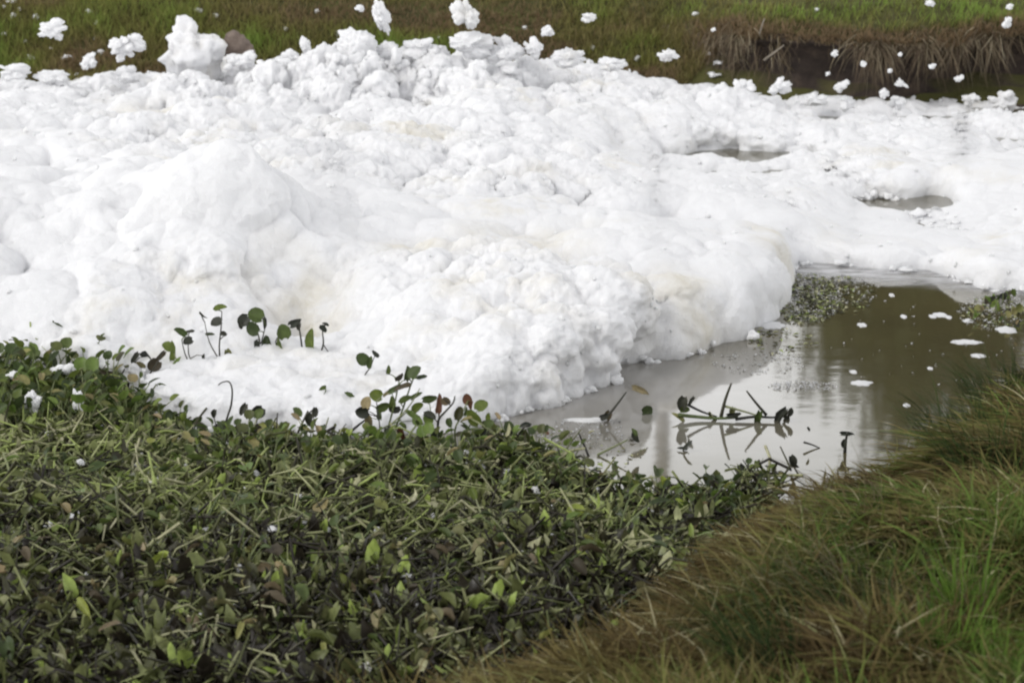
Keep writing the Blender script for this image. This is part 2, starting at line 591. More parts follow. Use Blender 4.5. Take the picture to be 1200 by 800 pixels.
M = blur(inside.astype(np.float32), 7)
UC = np.array([-150, 0, 150, 300, 420, 520, 600, 700, 780, 860, 930, 1000, 1100, 1350], float)
DC = np.array([9.4, 10.2, 10.8, 11.2, 11.6, 12.1, 12.7, 13.5, 14.5, 15.5, 16.5, 17.5, 18.3, 19.0, 19.6, 20.9])
HC = np.array([
    # -150    0   150   300   420   520   600   700   780   860   930  1000  1100  1350
    [0.10, 0.10, 0.10, 0.08, 0.08, 0.10, 0.20, 0.30, 0.30, 0.30, 0.3, 0.2, 0.2, 0.2],   # 9.4
    [0.12, 0.12, 0.14, 0.12, 0.10, 0.14, 0.28, 0.30, 0.30, 0.30, 0.3, 0.2, 0.2, 0.2],   # 10.2
    [0.20, 0.18, 0.18, 0.14, 0.16, 0.26, 0.36, 0.32, 0.30, 0.30, 0.3, 0.2, 0.2, 0.2],   # 10.8
    [0.36, 0.32, 0.30, 0.22, 0.22, 0.32, 0.38, 0.38, 0.34, 0.30, 0.3, 0.2, 0.2, 0.2],   # 11.2
    [0.48, 0.46, 0.46, 0.48, 0.32, 0.34, 0.36, 0.40, 0.38, 0.32, 0.3, 0.2, 0.2, 0.2],   # 11.6
    [0.56, 0.56, 0.58, 0.66, 0.38, 0.36, 0.36, 0.38, 0.40, 0.38, 0.26, 0.2, 0.2, 0.2],  # 12.1
    [0.60, 0.60, 0.62, 0.60, 0.42, 0.38, 0.36, 0.36, 0.36, 0.36, 0.28, 0.2, 0.18, 0.18],  # 12.7
    [0.60, 0.60, 0.58, 0.52, 0.44, 0.40, 0.36, 0.34, 0.32, 0.30, 0.24, 0.14, 0.14, 0.16],  # 13.5
    [0.56, 0.54, 0.50, 0.46, 0.42, 0.40, 0.38, 0.34, 0.28, 0.24, 0.20, 0.14, 0.12, 0.12],  # 14.5
    [0.54, 0.50, 0.46, 0.44, 0.42, 0.42, 0.40, 0.34, 0.26, 0.20, 0.18, 0.18, 0.18, 0.14],  # 15.5
    [0.44, 0.40, 0.39, 0.39, 0.39, 0.39, 0.35, 0.30, 0.23, 0.14, 0.16, 0.16, 0.15, 0.11],  # 16.5
    [0.33, 0.31, 0.33, 0.34, 0.36, 0.33, 0.27, 0.25, 0.24, 0.20, 0.17, 0.12, 0.09, 0.08],  # 17.5
    [0.26, 0.24, 0.26, 0.35, 0.39, 0.37, 0.30, 0.23, 0.22, 0.18, 0.12, 0.08, 0.06, 0.04],  # 18.3
    [0.20, 0.19, 0.18, 0.31, 0.39, 0.37, 0.30, 0.22, 0.18, 0.15, 0.10, 0.04, 0.04, 0.04],  # 19.0
    [0.15, 0.13, 0.12, 0.26, 0.35, 0.33, 0.26, 0.19, 0.13, 0.11, 0.05, 0.03, 0.02, 0.02],  # 19.6
    [0.10, 0.10, 0.10, 0.20, 0.30, 0.30, 0.30, 0.20, 0.12, 0.08, 0.04, 0.02, 0.02, 0.02]])  # 20.9
rows = np.stack([np.interp(us, UC, HC[k]) for k in range(len(DC))])
k = np.clip(np.searchsorted(DC, ds) - 1, 0, len(DC) - 2)
f = ((ds - DC[k]) / (DC[k + 1] - DC[k]))[:, None]
f = f * f * (3 - 2 * f)
HB = rows[k] * (1 - f) + rows[k + 1] * f
big = (fbm(P0, 1.3, 21, 2).reshape(U.shape) - 0.5)
HB = HB * (1 + 0.55 * big)
for u0, d0, ru, rd in ((858, 16.9, 140, 1.0), (1088, 15.1, 125, 0.9)):      # the foam thins out on the near side of the open slits
    HB = HB * (1 - 0.66 * np.exp(-((U - u0) / ru) ** 4 - ((D - d0 + 0.8) / rd) ** 4))
HB = HB + 0.29 * np.exp(-((U - 275) / 95) ** 2 - ((D - 12.15) / 0.40) ** 2) - 0.34 * np.exp(-((U - 358) / 52) ** 2 - ((D - 11.45) / 0.33) ** 2)
edge = np.clip((M - 0.40) / 0.60, 0, 1)
shape = (edge * (2 - edge)) ** 0.62
Z = np.maximum(HB, 0.02) * shape - 0.22 * (1 - np.clip(M / 0.45, 0, 1))
# move the rows of the sheet so that steep faces get as many of them as they need
dz = np.abs(np.diff(Z, axis=0))
dl = np.sqrt((np.diff(D, axis=0) * 0.28) ** 2 + dz ** 2)
dl = blur(dl, 6, 2)
cl = np.concatenate([np.zeros((1, NC)), np.cumsum(dl, 0)], 0)
D2, Z2, M2, H2 = (np.empty_like(Z) for _ in range(4))
for j in range(NC):
    tq = np.linspace(0, cl[-1, j], NR)
    D2[:, j] = np.interp(tq, cl[:, j], D[:, j])
    Z2[:, j] = np.interp(tq, cl[:, j], Z[:, j])
    M2[:, j] = np.interp(tq, cl[:, j], M[:, j])
    H2[:, j] = np.interp(tq, cl[:, j], HB[:, j])
XX = (U - 600) / FPX * (D2 * CP + CAM_H * SP)
G = np.stack([XX, D2, Z2], -1).astype(np.float64)
P0 = G.reshape(-1, 3) * (1, 1, 0)
amp = smooth(0.18, 0.46, M2) * (1 + 0.85 * smooth(16.8, 18.4, D2))
thick = np.clip(H2 / 0.34, 0.5, 1.2)
calm = smooth(0.40, 0.60, fbm(P0, 1.6, 61, 2).reshape(U.shape))
calm = np.clip(calm - 0.6 * np.exp(-((U - 180) / 260) ** 2 - ((D2 - 11.6) / 0.9) ** 2) + 0.3 * smooth(15, 17.5, D2), 0, 1)
rough_zone = 0.45 + 0.85 * calm
for sc_, a_, sd_, mod in ((0.80, 0.26, 1, 0), (0.42, 0.19, 2, 0), (0.24, 0.085, 3, 1), (0.11, 0.013, 4, 1), (0.085, 0.010, -4, 1), (0.045, 0.011, -5, 1), (0.022, 0.007, -6, 1)):
    gu = np.gradient(G, axis=1)
    gd = np.gradient(G, axis=0)
    N = np.cross(gu, gd)
    N /= np.linalg.norm(N, axis=2, keepdims=True) + 1e-9
    wall = 1 + 0.6 * (1 - np.clip(N[..., 2], 0, 1)) * (sc_ < 0.5)
    if sc_ > 0.15:
        for c_ in range(3):
            N[..., c_] = blur(N[..., c_], 4, 1)
    Q = G.reshape(-1, 3)
    if sd_ > 0:
        Q = Q + 0.45 * sc_ * np.stack([vnoise(Q, sc_ * 0.45, sd_ + 70 + k_) - 0.5 for k_ in range(3)], -1)
        b_ = billow(Q, sc_, sd_).reshape(U.shape)
        b_ = b_ - b_.mean()
    else:
        b_ = (fbm(Q, sc_, 90 - sd_, 2).reshape(U.shape) - 0.5) * 2.0
    G = G + N * (b_ * a_ * wall * amp * (np.maximum(thick, 0.7) if mod else thick) * (rough_zone if mod else 0.5 + 0.5 * np.minimum(rough_zone, 1.15)))[..., None]
BEIGE = np.zeros(U.shape)  # soft blobs where the foam colour turns beige
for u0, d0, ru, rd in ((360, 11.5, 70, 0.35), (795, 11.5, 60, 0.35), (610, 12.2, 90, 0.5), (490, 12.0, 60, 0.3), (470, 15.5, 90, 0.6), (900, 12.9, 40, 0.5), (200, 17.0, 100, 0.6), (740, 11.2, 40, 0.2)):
    BEIGE = np.maximum(BEIGE, np.exp(-((U - u0) / ru) ** 2 - ((D2 - d0) / rd) ** 2))
foam = link('river_foam', mesh_np('river_foam', G.reshape(-1, 3), grid_faces(NR, NC), [FOAM], {'beige': BEIGE.ravel()}))
tag(foam, kind='stuff')


def foam_top(x, y):
    u = 600 + x * FPX / (y * CP + CAM_H * SP)
    j = int(np.clip(round((u - us[0]) / (us[1] - us[0])), 0, NC - 1))
    i = int(np.argmin(np.abs(G[:, j, 1] - y)))
    return float(G[i, j, 2])


# ------------------------------------------------------------------ lumps of foam
def ico(sub):
    import bmesh
    bm = bmesh.new()
    bmesh.ops.create_icosphere(bm, subdivisions=sub, radius=1)
    V = np.array([v.co[:] for v in bm.verts])
    F = np.array([[v.index for v in f.verts] for f in bm.faces])
    bm.free()
    return V, F


ICO = {s: ico(s) for s in (2, 3, 4, 5)}


def crumbs():
    flat = G.reshape(-1, 3)
    d_ = D2.ravel()
    okv = (flat[:, 2] > 0.015) & (M2.ravel() > 0.42)
    wgt = okv * (0.25 + rough_zone.ravel()) * (1 + 1.2 * smooth(16, 18.5, d_) + 0.8 * smooth(0.9, 0.5, M2.ravel())) * np.where((U.ravel() < 600) & (d_ < 13), 0.3, 1)
    n1, n2 = 700, 240
    i1 = RNG.choice(len(flat), n1, p=wgt / wgt.sum())
    w2 = okv * smooth(17.6, 18.8, d_)
    i2 = RNG.choice(len(flat), n2, p=w2 / w2.sum())
    w3 = (flat[:, 2] > -0.02) & (flat[:, 2] < 0.03) & (d_ < 16) & (U.ravel() > 560)
    i3 = RNG.choice(len(flat), 150, p=w3 / w3.sum())
    out = []
    for idx, sub, lo, hi in ((i1, 2, 0.007, 0.018), (i2, 3, 0.025, 0.07), (i3, 3, 0.010, 0.045)):
        VI, FI = ICO[sub]
        n = len(idx)
        r_ = lo * (hi / lo) ** RNG.random(n)
        if sub == 3:
            r_ = r_ * np.clip(H2.ravel()[idx] / 0.3, 0.35, 1) if idx is i2 else r_
        q = VI[None] + RNG.uniform(-50, 50, (n, 1, 3))
        rad = 0.2 + 1.5 * fbm(q.reshape(-1, 3), 0.7, 83, 3).reshape(n, -1, 1)
        V = flat[idx][:, None, :] + VI[None] * rad * RNG.uniform(0.7, 1.4, (n, 1, 3)) * r_[:, None, None]
        if idx is i3:
            V[..., 2] = V[..., 2] * 0.6 + 0.004
            V[..., 1] -= (r_ * RNG.uniform(0, 2.2, n))[:, None]
        V[..., 2] += (r_ * RNG.uniform(-0.3, 0.5, n))[:, None]
        out.append((V.reshape(-1, 3), (FI[None] + (np.arange(n) * len(VI))[:, None, None]).reshape(-1, 3)))
    off, Fs = 0, []
    for V, F in out:
        Fs.append(F + off)
        off += len(V)
    return np.concatenate([V for V, F in out]), np.concatenate(Fs)


CV, CF = crumbs()
tag(link('foam_crumbs', mesh_np('foam_crumbs', CV, CF, [FOAM]), foam), kind='stuff')


def lump_mesh(w, h, d, seed, sub=3, rag=1.0):
    V, F = ICO[min(5, sub + 1) if w > 0.09 else sub]
    V = V.copy()
    n = V / np.linalg.norm(V, axis=1, keepdims=True)
    g = np.random.default_rng(seed)
    r = np.full(len(n), 0.30)
    for _ in range(int(12 + 8 * rag)):
        c = g.normal(0, 1, 3)
        c *= g.uniform(0.2, 0.75) * (0.55 + 0.3 * rag) / np.linalg.norm(c)
        R_ = g.uniform(0.12, 0.42) / (0.7 + 0.3 * rag)
        b_ = n @ c
        disc = R_ ** 2 - c @ c + b_ ** 2
        r = np.maximum(r, np.where(disc > 0, b_ + np.sqrt(np.maximum(disc, 0)), 0))
    q = n * r[:, None]
    r = r + 0.45 * (fbm(q + seed * 1.3, 0.4, seed + 1, 2) - 0.5) + 0.36 * (fbm(q + seed, 0.16, seed + 2, 2) - 0.5) + 0.13 * (fbm(q + seed, 0.06, seed + 4, 2) - 0.5) + 0.10 * (billow(q + seed, 0.2, seed + 3) - 0.5)
    r = np.clip(r, 0.15, None)
    V = n * r[:, None]
    V -= (V.max(0) + V.min(0)) / 2
    V /= (V.max(0) - V.min(0))
    return mesh_np('foam_lump', V * (w, d, h), F, [FOAM])


def far_hit(px, py):
    """where the sight line meets the far bank"""
    best = None
    s = np.linspace(1.5, 10.9, 240)
    d = ray(px, py)
    for y in np.arange(19.0, 24, 0.03):
        p = at_y(px, py, y)
        yy_, zz_ = far_profile(np.full(240, p.x), s)
        k_ = np.argmin(abs(yy_ - y))
        if abs(yy_[k_] - y) < 0.05 and p.z <= zz_[k_] + 0.02:
            return Vector((p.x, y, zz_[k_] + 0.02))
    return at_y(px, py, 21.0)


seed_ = [100]


def lump(px, py, w, h, label, group=None, y=None, sub=4, rag=1.2, where='air', name='foam_lump', cat='foam lump', tilt=0.0):
    seed_[0] += 1
    if where == 'bank':
        p = far_hit(px, py)
    elif where == 'air':
        p = at_y(px, py, y or 18.6)
    else:
        p = at(px, py, where)
    dist = p.y * CP + (CAM_H - p.z) * SP
    W, H = w * dist / FPX, h * dist / FPX
    o = link(name, lump_mesh(W, H, (W + H) / 2 * 0.9, seed_[0], sub, rag), None, p, (0, tilt, 0))
    return tag(o, label, cat, group)


AIR = 'foam clumps blowing through the air'
lump(62, 35, 33, 27, 'foam clump with ragged knobs in front of dark grass, at far upper left', AIR, sub=4, rag=1.4)
lump(104, 72, 22, 21, 'squarish foam clump just above the left end of the foam field', AIR, sub=4)
lump(143, 56, 34, 34, 'hooked L-shaped foam wisp left of the big foam boulder', AIR, sub=4, rag=2.2, tilt=0.6)
lump(160, 50, 27, 20, 'oval foam clump between the hooked wisp and the big foam boulder', AIR, sub=4, tilt=0.4)
lump(447, 20, 20, 48, 'long upright foam streamer rising over the foam ridge', AIR, sub=4, rag=1.3, tilt=-0.35)
lump(545, 17, 32, 40, 'large jagged foam clump flying highest over the middle of the river', AIR, sub=4, rag=1.6, tilt=-0.3)
lump(642, 36, 17, 14, 'small foam clump drifting right of the large jagged one', AIR)
lump(690, 21, 19, 12, 'flat foam flake drifting alone against green grass at top middle', AIR, rag=1.3)
lump(783, 65, 27, 17, 'spread ragged foam flake above the ridge where the grass turns into earth', AIR, sub=4, rag=2.0)
lump(421, 10, 12, 9, 'small foam ball at the top edge left of the long streamer', AIR)
lump(1180, 27, 11, 15, 'upright foam ball high at the right edge above brown bank', AIR)
lump(1183, 8, 9, 8, 'tiny foam ball above the upright ball at the right edge', AIR)
lump(1090, 4, 13, 8, 'flat foam flake over the brightest green turf', AIR)
lump(987, 102, 20, 14, 'double-knobbed foam ball in front of the brown root curtain', AIR, tilt=-0.3)
lump(1036, 110, 13, 14, 'round foam ball touching the foam below the dark undercut', AIR)
lump(1057, 99, 17, 10, 'foam flake slanting down right of the root curtain', AIR, rag=1.6, tilt=0.5)
lump(1124, 92, 12, 9, 'foam ball before the darkest part of the undercut bank', AIR)
lump(1093, 78, 10, 7, 'small slanting foam ball under the grassy overhang', AIR, tilt=-0.4)
lump(978, 63, 9, 9, 'small foam ball left of the root curtain', AIR)
lump(1012, 75, 8, 8, 'small foam ball in front of the root curtain top', AIR)
for x, y, s in ((1055, 64, 6), (1043, 83, 6), (970, 87, 6), (836, 35, 6)):
    lump(x, y, s, s * 0.9, 'pea-like foam speck hanging before the earth bank', 'foam specks before the earth bank', sub=2)
FLOAT = 'foam clumps perched on the foam field'
lump(226, 60, 84, 84, 'biggest foam boulder, standing up from the foam against the grass', FLOAT, y=18.9, sub=5, rag=0.75)
lump(283, 74, 40, 32, 'foam clump lying against the brown rock', FLOAT, y=18.7, sub=4, rag=1.4)
lump(358, 54, 15, 24, 'narrow upright foam clump right of the dark hollow', FLOAT, y=18.9, sub=4)
lump(341, 66, 26, 18, 'grey shaded foam clump below the narrow upright one', FLOAT, y=18.8, sub=4)
lump(418, 55, 50, 46, 'rounded foam knob under the long streamer', FLOAT, y=18.6, sub=5, rag=0.9)
lump(490, 58, 50, 30, 'low peaked foam knob left of the flat-topped block', FLOAT, y=18.7, sub=4)
lump(553, 54, 54, 36, 'flat-topped foam block in the middle of the ridge', FLOAT, y=18.7, sub=5, rag=0.9)
lump(872, 104, 28, 24, 'round foam knob at the left of a pair on the ridge by the earth bank', FLOAT, y=18.4, sub=4)
lump(913, 101, 32, 21, 'longer foam knob at the right of a pair on the ridge by the earth bank', FLOAT, y=18.4, sub=4, tilt=-0.25)
lump(993, 122, 20, 22, 'pointed foam tuft at the foot of the root curtain', FLOAT, y=18.7, sub=4, rag=1.5)
lump(1051, 121, 24, 18, 'foam tuft beneath the slanting flake', FLOAT, y=18.7, sub=4, rag=1.4)
lump(1138, 118, 22, 18, 'star-shaped foam tuft on the ledge near the right edge', FLOAT, y=18.9, sub=4, rag=1.6)
lump(1174, 118, 36, 28, 'greyish foam heap at the far right edge under the dark bank', FLOAT, y=19.0, sub=4, rag=1.2)
for x, y, w_, h_, lb in ((592, 58, 48, 36, 'broad foam knob right of the flat-topped block'), (625, 57, 24, 28, 'slim pointed foam knob on the middle of the ridge'), (666, 68, 44, 26, 'low foam knob where the ridge starts to fall to the right'),
                          (390, 64, 36, 30, 'foam knob left of the rounded one below the streamer'), (452, 62, 36, 26, 'foam knob beside the dark notch under the streamer'), (520, 76, 24, 22, 'small foam knob left of the flat-topped block'),
                          (312, 84, 30, 26, 'foam knob right of the brown rock'), (150, 88, 36, 22, 'flat foam knob at the left foot of the biggest boulder'), (718, 77, 36, 20, 'foam knob on the falling ridge below the ragged flake'),
                          (60, 92, 44, 18, 'low foam swell under the first clump at far left'), (18, 84, 40, 22, 'foam swell at the left edge of the ridge'), (955, 117, 30, 16, 'low foam knob right of the pair by the earth bank')):
    lump(x, y, w_, h_, lb, FLOAT, y=18.75, sub=4, rag=1.1)
for x, y, w_, h_ in ((13, 3, 14, 6), (15, 20, 9, 7), (4, 9, 6, 5), (5, 41, 9, 5), (23, 11, 5, 5), (104, 15, 9, 8), (43, 21, 10, 8),
                     (113, 28, 5, 5), (79, 68, 15, 8), (118, 62, 8, 7), (37, 68, 13, 7), (112, 46, 5, 5), (30, 50, 5, 4), (60, 58, 5, 4), (90, 88, 6, 5)):
    lump(x, y, w_, h_, 'small foam scrap caught in the grass of the far bank at left', 'foam scraps caught in the far grass at left', where='bank', sub=2)
for x, y, w_, h_ in ((232, 14, 12, 8), (372, 14, 6, 6), (335, 34, 5, 5), (253, 20, 6, 6), (615, 33, 6, 5), (747, 70, 9, 7), (717, 72, 8, 7),
                     (694, 58, 6, 7), (395, 40, 7, 8), (595, 54, 5, 5), (515, 45, 5, 5)):
    lump(x, y, w_, h_, 'small foam scrap caught in the grass behind the foam ridge', 'foam scraps caught in the grass behind the ridge', where='bank', sub=2)
for x, y, w_, h_ in ((957, 12, 6, 5), (826, 53, 5, 4), (842, 75, 13, 6), (832, 66, 8, 5), (837, 92, 17, 8), (815, 17, 9, 5)):
    lump(x, y, w_, h_, 'thin pale foam scrap lying where grass meets bare earth', 'foam scraps at the grass and earth border', where='bank', sub=2)

# ------------------------------------------------------------------ tubes, leaves


def tube(pts, radii, sides=6):
    pts = [Vector(p) for p in pts]
    V, F = [], []
    prev = None
    for k, p in enumerate(pts):
        d = (pts[min(k + 1, len(pts) - 1)] - pts[max(k - 1, 0)]).normalized()
        a = d.orthogonal().normalized() if prev is None else (prev - d * prev.dot(d)).normalized()
        prev = a
        b = d.cross(a)
        for s in range(sides):
            t = 2 * math.pi * s / sides
            V.append(p + (a * math.cos(t) + b * math.sin(t)) * radii[k])
    for k in range(len(pts) - 1):
        for s in range(sides):
            s2 = (s + 1) % sides
            F.append((k * sides + s, k * sides + s2, (k + 1) * sides + s2, (k + 1) * sides + s))
    e = len(V)
    V += [pts[0], pts[-1]]
    for s in range(sides):
        s2 = (s + 1) % sides
        F.append((e, s2, s, s))
        F.append((e + 1, (len(pts) - 1) * sides + s, (len(pts) - 1) * sides + s2, (len(pts) - 1) * sides + s2))
    return V, F


def tube_mesh(pts, radii, mat, sides=6, name='stalk'):
    V, F = tube(pts, radii, sides)
    me = bpy.data.meshes.new(name)
    me.from_pydata([v[:] for v in V], [], [tuple(dict.fromkeys(f)) for f in F])
    me.polygons.foreach_set('use_smooth', np.ones(len(me.polygons), bool))
    me.materials.append(mat)
    me.update()
    return me


def leaf_arrays(l=1.0, wd=1.0, cup=0.25, bend=0.3, curl=0.0, seed=0, nr=6, nc=5):
    """blade from (0,0,0) along +Y, unit length, faces +Z"""
    r = random.Random(seed)
    V = []
    for i in range(nr + 1):
        t = 0.5 - 0.5 * math.cos(math.pi * i / nr)
        half = 0.5 * wd * max(0.0, 1 - abs(2 * t - 1) ** 2.3) ** 0.5 * (1.08 - 0.2 * t) + (0.03 if i == nr else 0.0)
        if i == 0:
            half = 0.20 * wd
        for j in range(nc):
            s = j / (nc - 1) * 2 - 1
            x = s * half
            y = t * l - 0.10 * l * (s * s) * (1 - t) * 1.2
            z = cup * (s * s) * half * 1.6 - bend * t * t * l
            # curl: roll sides inwards
            if curl:
                ang = s * curl * 1.6
                x = half * math.sin(ang) / max(0.4, curl * 1.6)
                z += half * (1 - math.cos(ang)) / max(0.4, curl * 1.6)
            z += r.uniform(-1, 1) * 0.025 * (1 + 3 * curl)
            x += r.uniform(-1, 1) * 0.02
            V.append((x, y, z))
    F = grid_faces(nr + 1, nc)
    return np.array(V), F


LEAF_SHAPES = [leaf_arrays(1, 1.05, 0.25, 0.10, 0, 1), leaf_arrays(1, 0.92, 0.35, 0.22, 0.15, 2), leaf_arrays(1, 1.0, 0.1, 0.45, 0.1, 3),
               leaf_arrays(1, 0.8, 0.3, 0.35, 0.55, 4), leaf_arrays(1, 0.62, 0.2, 0.55, 0.95, 5), leaf_arrays(1, 0.72, 0.5, -0.15, 0.25, 6)]
MATS = {'g': LEAF_GREEN, 'm': LEAF_MIXED, 'b': LEAF_BROWN, 'r': LEAF_RUST, 'd': LEAF_DARK, 'l': LEAF_LIME}
LEAF_ME = {}
for key, mt in MATS.items():
    for s, (V, F) in enumerate(LEAF_SHAPES):
        LEAF_ME[key, s] = mesh_np('leaf', V, F, [mt])


def orient(o, p, direction, normal, size):
    """leaf stem end at p, blade along direction, face towards normal"""
    y = Vector(direction).normalized()
    z = Vector(normal)
    z = (z - y * z.dot(y))
    if z.length < 1e-4:
        z = y.orthogonal()
    z.normalize()
    x = y.cross(z)
    m = Matrix((x, y, z)).transposed().to_4x4()
    o.matrix_local = Matrix.Translation(p) @ m @ Matrix.Scale(size, 4)


TO_CAM = Vector((0, -0.95, 0.3))


def edge_plant(base, leaves, stalks, label, group=None, zb=None, name='water_hyacinth', jit=0.05):
    """base, leaf and stalk points are measured in the photograph and set at the plant's own distance.
    leaves: (px, py, size_px, kind, shape); stalks: (list of px points, width_px, 'g'|'d')"""
    if zb is None:
        p0 = at(base[0], base[1], 0.02)
        for _ in range(4):
            p0 = at(base[0], base[1], max(0.02, foam_top(p0.x, p0.y) - 0.03))
        if base[1] > 500:
            p0 = at_y(base[0], base[1], p0.y - 0.10)
    else:
        p0 = at(base[0], base[1], zb)
    root = link(name, None, None, p0)
    tag(root, label, 'water hyacinth', group)
    dist = p0.y * CP + (CAM_H - p0.z) * SP
    px = dist / FPX
    rr = random.Random(int(base[0] * 7 + base[1]))
    skel = []
    for pts, wpx, c in stalks:
        q = []
        yo = 0.0
        for (x, y) in pts:
            yo += rr.uniform(-jit, jit) * 0.6
            q.append(at_y(x, y, p0.y + yo) - p0)
        # smooth the line
        qq = []
        for k_ in range(len(q) - 1):
            for t in (0, 0.34, 0.67):
                a0, a1, a2, a3 = q[max(k_ - 1, 0)], q[k_], q[k_ + 1], q[min(k_ + 2, len(q) - 1)]
                qq.append(0.5 * ((2 * a1) + (a2 - a0) * t + (2 * a0 - 5 * a1 + 4 * a2 - a3) * t * t + (3 * a1 - a0 - 3 * a2 + a3) * t ** 3))
        qq.append(q[-1])
        nq = len(qq)
        skel += qq
        link('stalk', tube_mesh(qq, [wpx * px * 0.5 * (1.1 - 0.55 * k_ / (nq - 1)) for k_ in range(nq)], STALK_DARK if c == 'd' else STALK_GREEN), root)
    for (x, y, s, kind, shp) in leaves:
        if zb is None:
            shp = {3: rr.choice((0, 1, 2, 5)), 4: rr.choice((1, 3, 3, 5))}.get(shp, shp)
        c = at_y(x, y, p0.y + rr.uniform(-jit, jit)) - p0
        a = rr.uniform(0, 6.28)
        if shp in (3, 4):
            d = Vector((rr.uniform(-0.5, 0.5), -0.2, -1))
        else:
            d = Vector((math.cos(a), rr.uniform(-0.2, 0.5), abs(math.sin(a)) + 0.15))
        d.normalize()
        size = s * px * 1.12
        if kind in 'db' and shp != 3:
            d = Vector((rr.uniform(-1, 1), rr.uniform(-0.4, 0.2), rr.uniform(-0.9, 0.4))).normalized()
        nrm = Vector((rr.uniform(-0.6, 0.6), -0.8, rr.uniform(-0.2, 1.1)))
        o = link('leaf', LEAF_ME[kind, shp], root)
        foot = c - d * size * 0.5
        orient(o, foot, d, nrm, size)
        near = min(skel or [Vector((0, 0, 0))], key=lambda v: (v - foot).length + max(0, v.z - foot.z) * 1.5)
        if (near - foot).length > 0.35 * size and zb is None:
            mid = (near + foot) / 2 + Vector((rr.uniform(-0.2, 0.2), 0, 0.15)) * (near - foot).length
            rw = 0.75 * px
            link('stalk', tube_mesh([near, mid, foot], [rw, rw * 0.85, rw * 0.6], STALK_DARK if kind in 'db' else STALK_GREEN, 4), root)
    return root


H = 'water hyacinths rising out of the foam edge'
edge_plant((258, 424), [(238, 371, 12, 'd', 3), (259, 361, 14, 'g', 1), (253, 378, 12, 'd', 0), (246, 391, 9, 'g', 3), (262, 392, 8, 'd', 4)],
           [([(258, 426), (257, 405), (259, 385), (260, 365)], 2.2, 'd'), ([(256, 420), (245, 400), (240, 378)], 1.8, 'd')],
           'tallest hyacinth sprig in the foam behind the others, leaves stacked one over another', H)
edge_plant((302, 410), [(285, 376, 13, 'd', 3), (299, 369, 16, 'g', 0), (296, 384, 15, 'g', 0), (311, 379, 13, 'd', 3), (282, 382, 7, 'd', 4), (312, 403, 18, 'g', 1), (327, 408, 18, 'g', 2), (300, 405, 10, 'd', 4)],
           [([(304, 412), (304, 398), (301, 386), (299, 372)], 2.2, 'd'), ([(304, 408), (308, 395), (311, 382)], 1.8, 'd')],
           'hyacinth with four round leaves in a cross above foam', H)
edge_plant((333, 410), [(332, 388, 15, 'g', 0)], [([(326, 412), (323, 400), (328, 392)], 1.6, 'd')],
           'single round dark leaf hanging on a short stem between two taller hyacinths', H)
edge_plant((355, 416), [(346, 378, 15, 'd', 3), (351, 383, 8, 'd', 4)], [([(355, 417), (353, 400), (351, 386), (350, 375)], 2.4, 'd')],
           'bare upright stalk ending in one folded flag-like leaf', H)
edge_plant((374, 418), [(365, 397, 21, 'g', 1), (381, 380, 7, 'd', 3), (378, 386, 9, 'd', 3)],
           [([(366, 420), (364, 408), (365, 400)], 2, 'g'), ([(375, 416), (379, 402), (378, 388), (382, 379)], 2.2, 'd'), ([(379, 404), (386, 414)], 1.6, 'd')],
           'rightmost hyacinth on the foam shelf, one big green leaf and a twiggy stem', H)
edge_plant((225, 432), [(211, 389, 14, 'g', 1), (221, 388, 11, 'd', 3), (220, 400, 10, 'd', 0), (203, 412, 19, 'g', 2), (196, 406, 12, 'g', 0), (237, 423, 14, 'd', 2), (206, 424, 12, 'l', 2)],
           [([(226, 434), (217, 415), (213, 398)], 2, 'd'), ([(228, 434), (221, 414), (221, 392)], 1.8, 'd'), ([(215, 436), (208, 424), (204, 414)], 2, 'g')],
           'bushy hyacinth with pale green lower leaves standing in the foam', H)
edge_plant((172, 440), [(157, 420, 15, 'd', 2), (171, 415, 13, 'd', 0), (188, 418, 14, 'b', 2), (165, 430, 12, 'b', 3), (180, 428, 14, 'b', 3), (160, 434, 10, 'b', 4), (176, 438, 10, 'b', 4)],
           [([(170, 442), (162, 432), (157, 422)], 2, 'd'), ([(174, 440), (181, 430), (187, 420)], 2, 'd')],
           'brown withered hyacinth clump sunk in foam', H)
edge_plant((170, 410), [(167, 393, 9, 'd', 3), (182, 400, 9, 'b', 4)], [([(170, 412), (169, 402), (167, 394)], 1.5, 'd')],
           'small black curled leaf on a thin stem beside left plant mass', H)
edge_plant((268, 432), [(266, 417, 13, 'b', 4), (262, 430, 9, 'g', 3), (250, 425, 10, 'd', 4)], [([(263, 434), (266, 424), (266, 412)], 2.2, 'd')],
           'shrivelled brown hyacinth bud on foam between two bushier clumps', H)
edge_plant((190, 478), [(190, 455, 16, 'g', 1), (189, 470, 9, 'm', 4)], [([(193, 480), (192, 466), (191, 458)], 1.6, 'g')],
           'single half-round green leaf against clean white foam', H)
edge_plant((139, 458), [(152, 463, 9, 'd', 3), (143, 468, 12, 'd', 0)], [([(138, 458), (140, 445), (146, 432)], 3.2, 'd'), ([(138, 458), (145, 458), (152, 464)], 1.8, 'd')],
           'short dark broken stalk poking out beside the left plant mass', H)
edge_plant((262, 506), [(253, 499, 14, 'd', 2), (263, 500, 13, 'd', 3), (251, 485, 9, 'd', 4), (258, 508, 10, 'd', 0)],
           [([(263, 508), (266, 490), (271, 474), (272, 456), (268, 447), (260, 448), (256, 451)], 2.6, 'd'), ([(254, 500), (250, 486), (253, 480)], 1.6, 'd')],
           'tall dead stalk bent over at its tip like a hook', H)
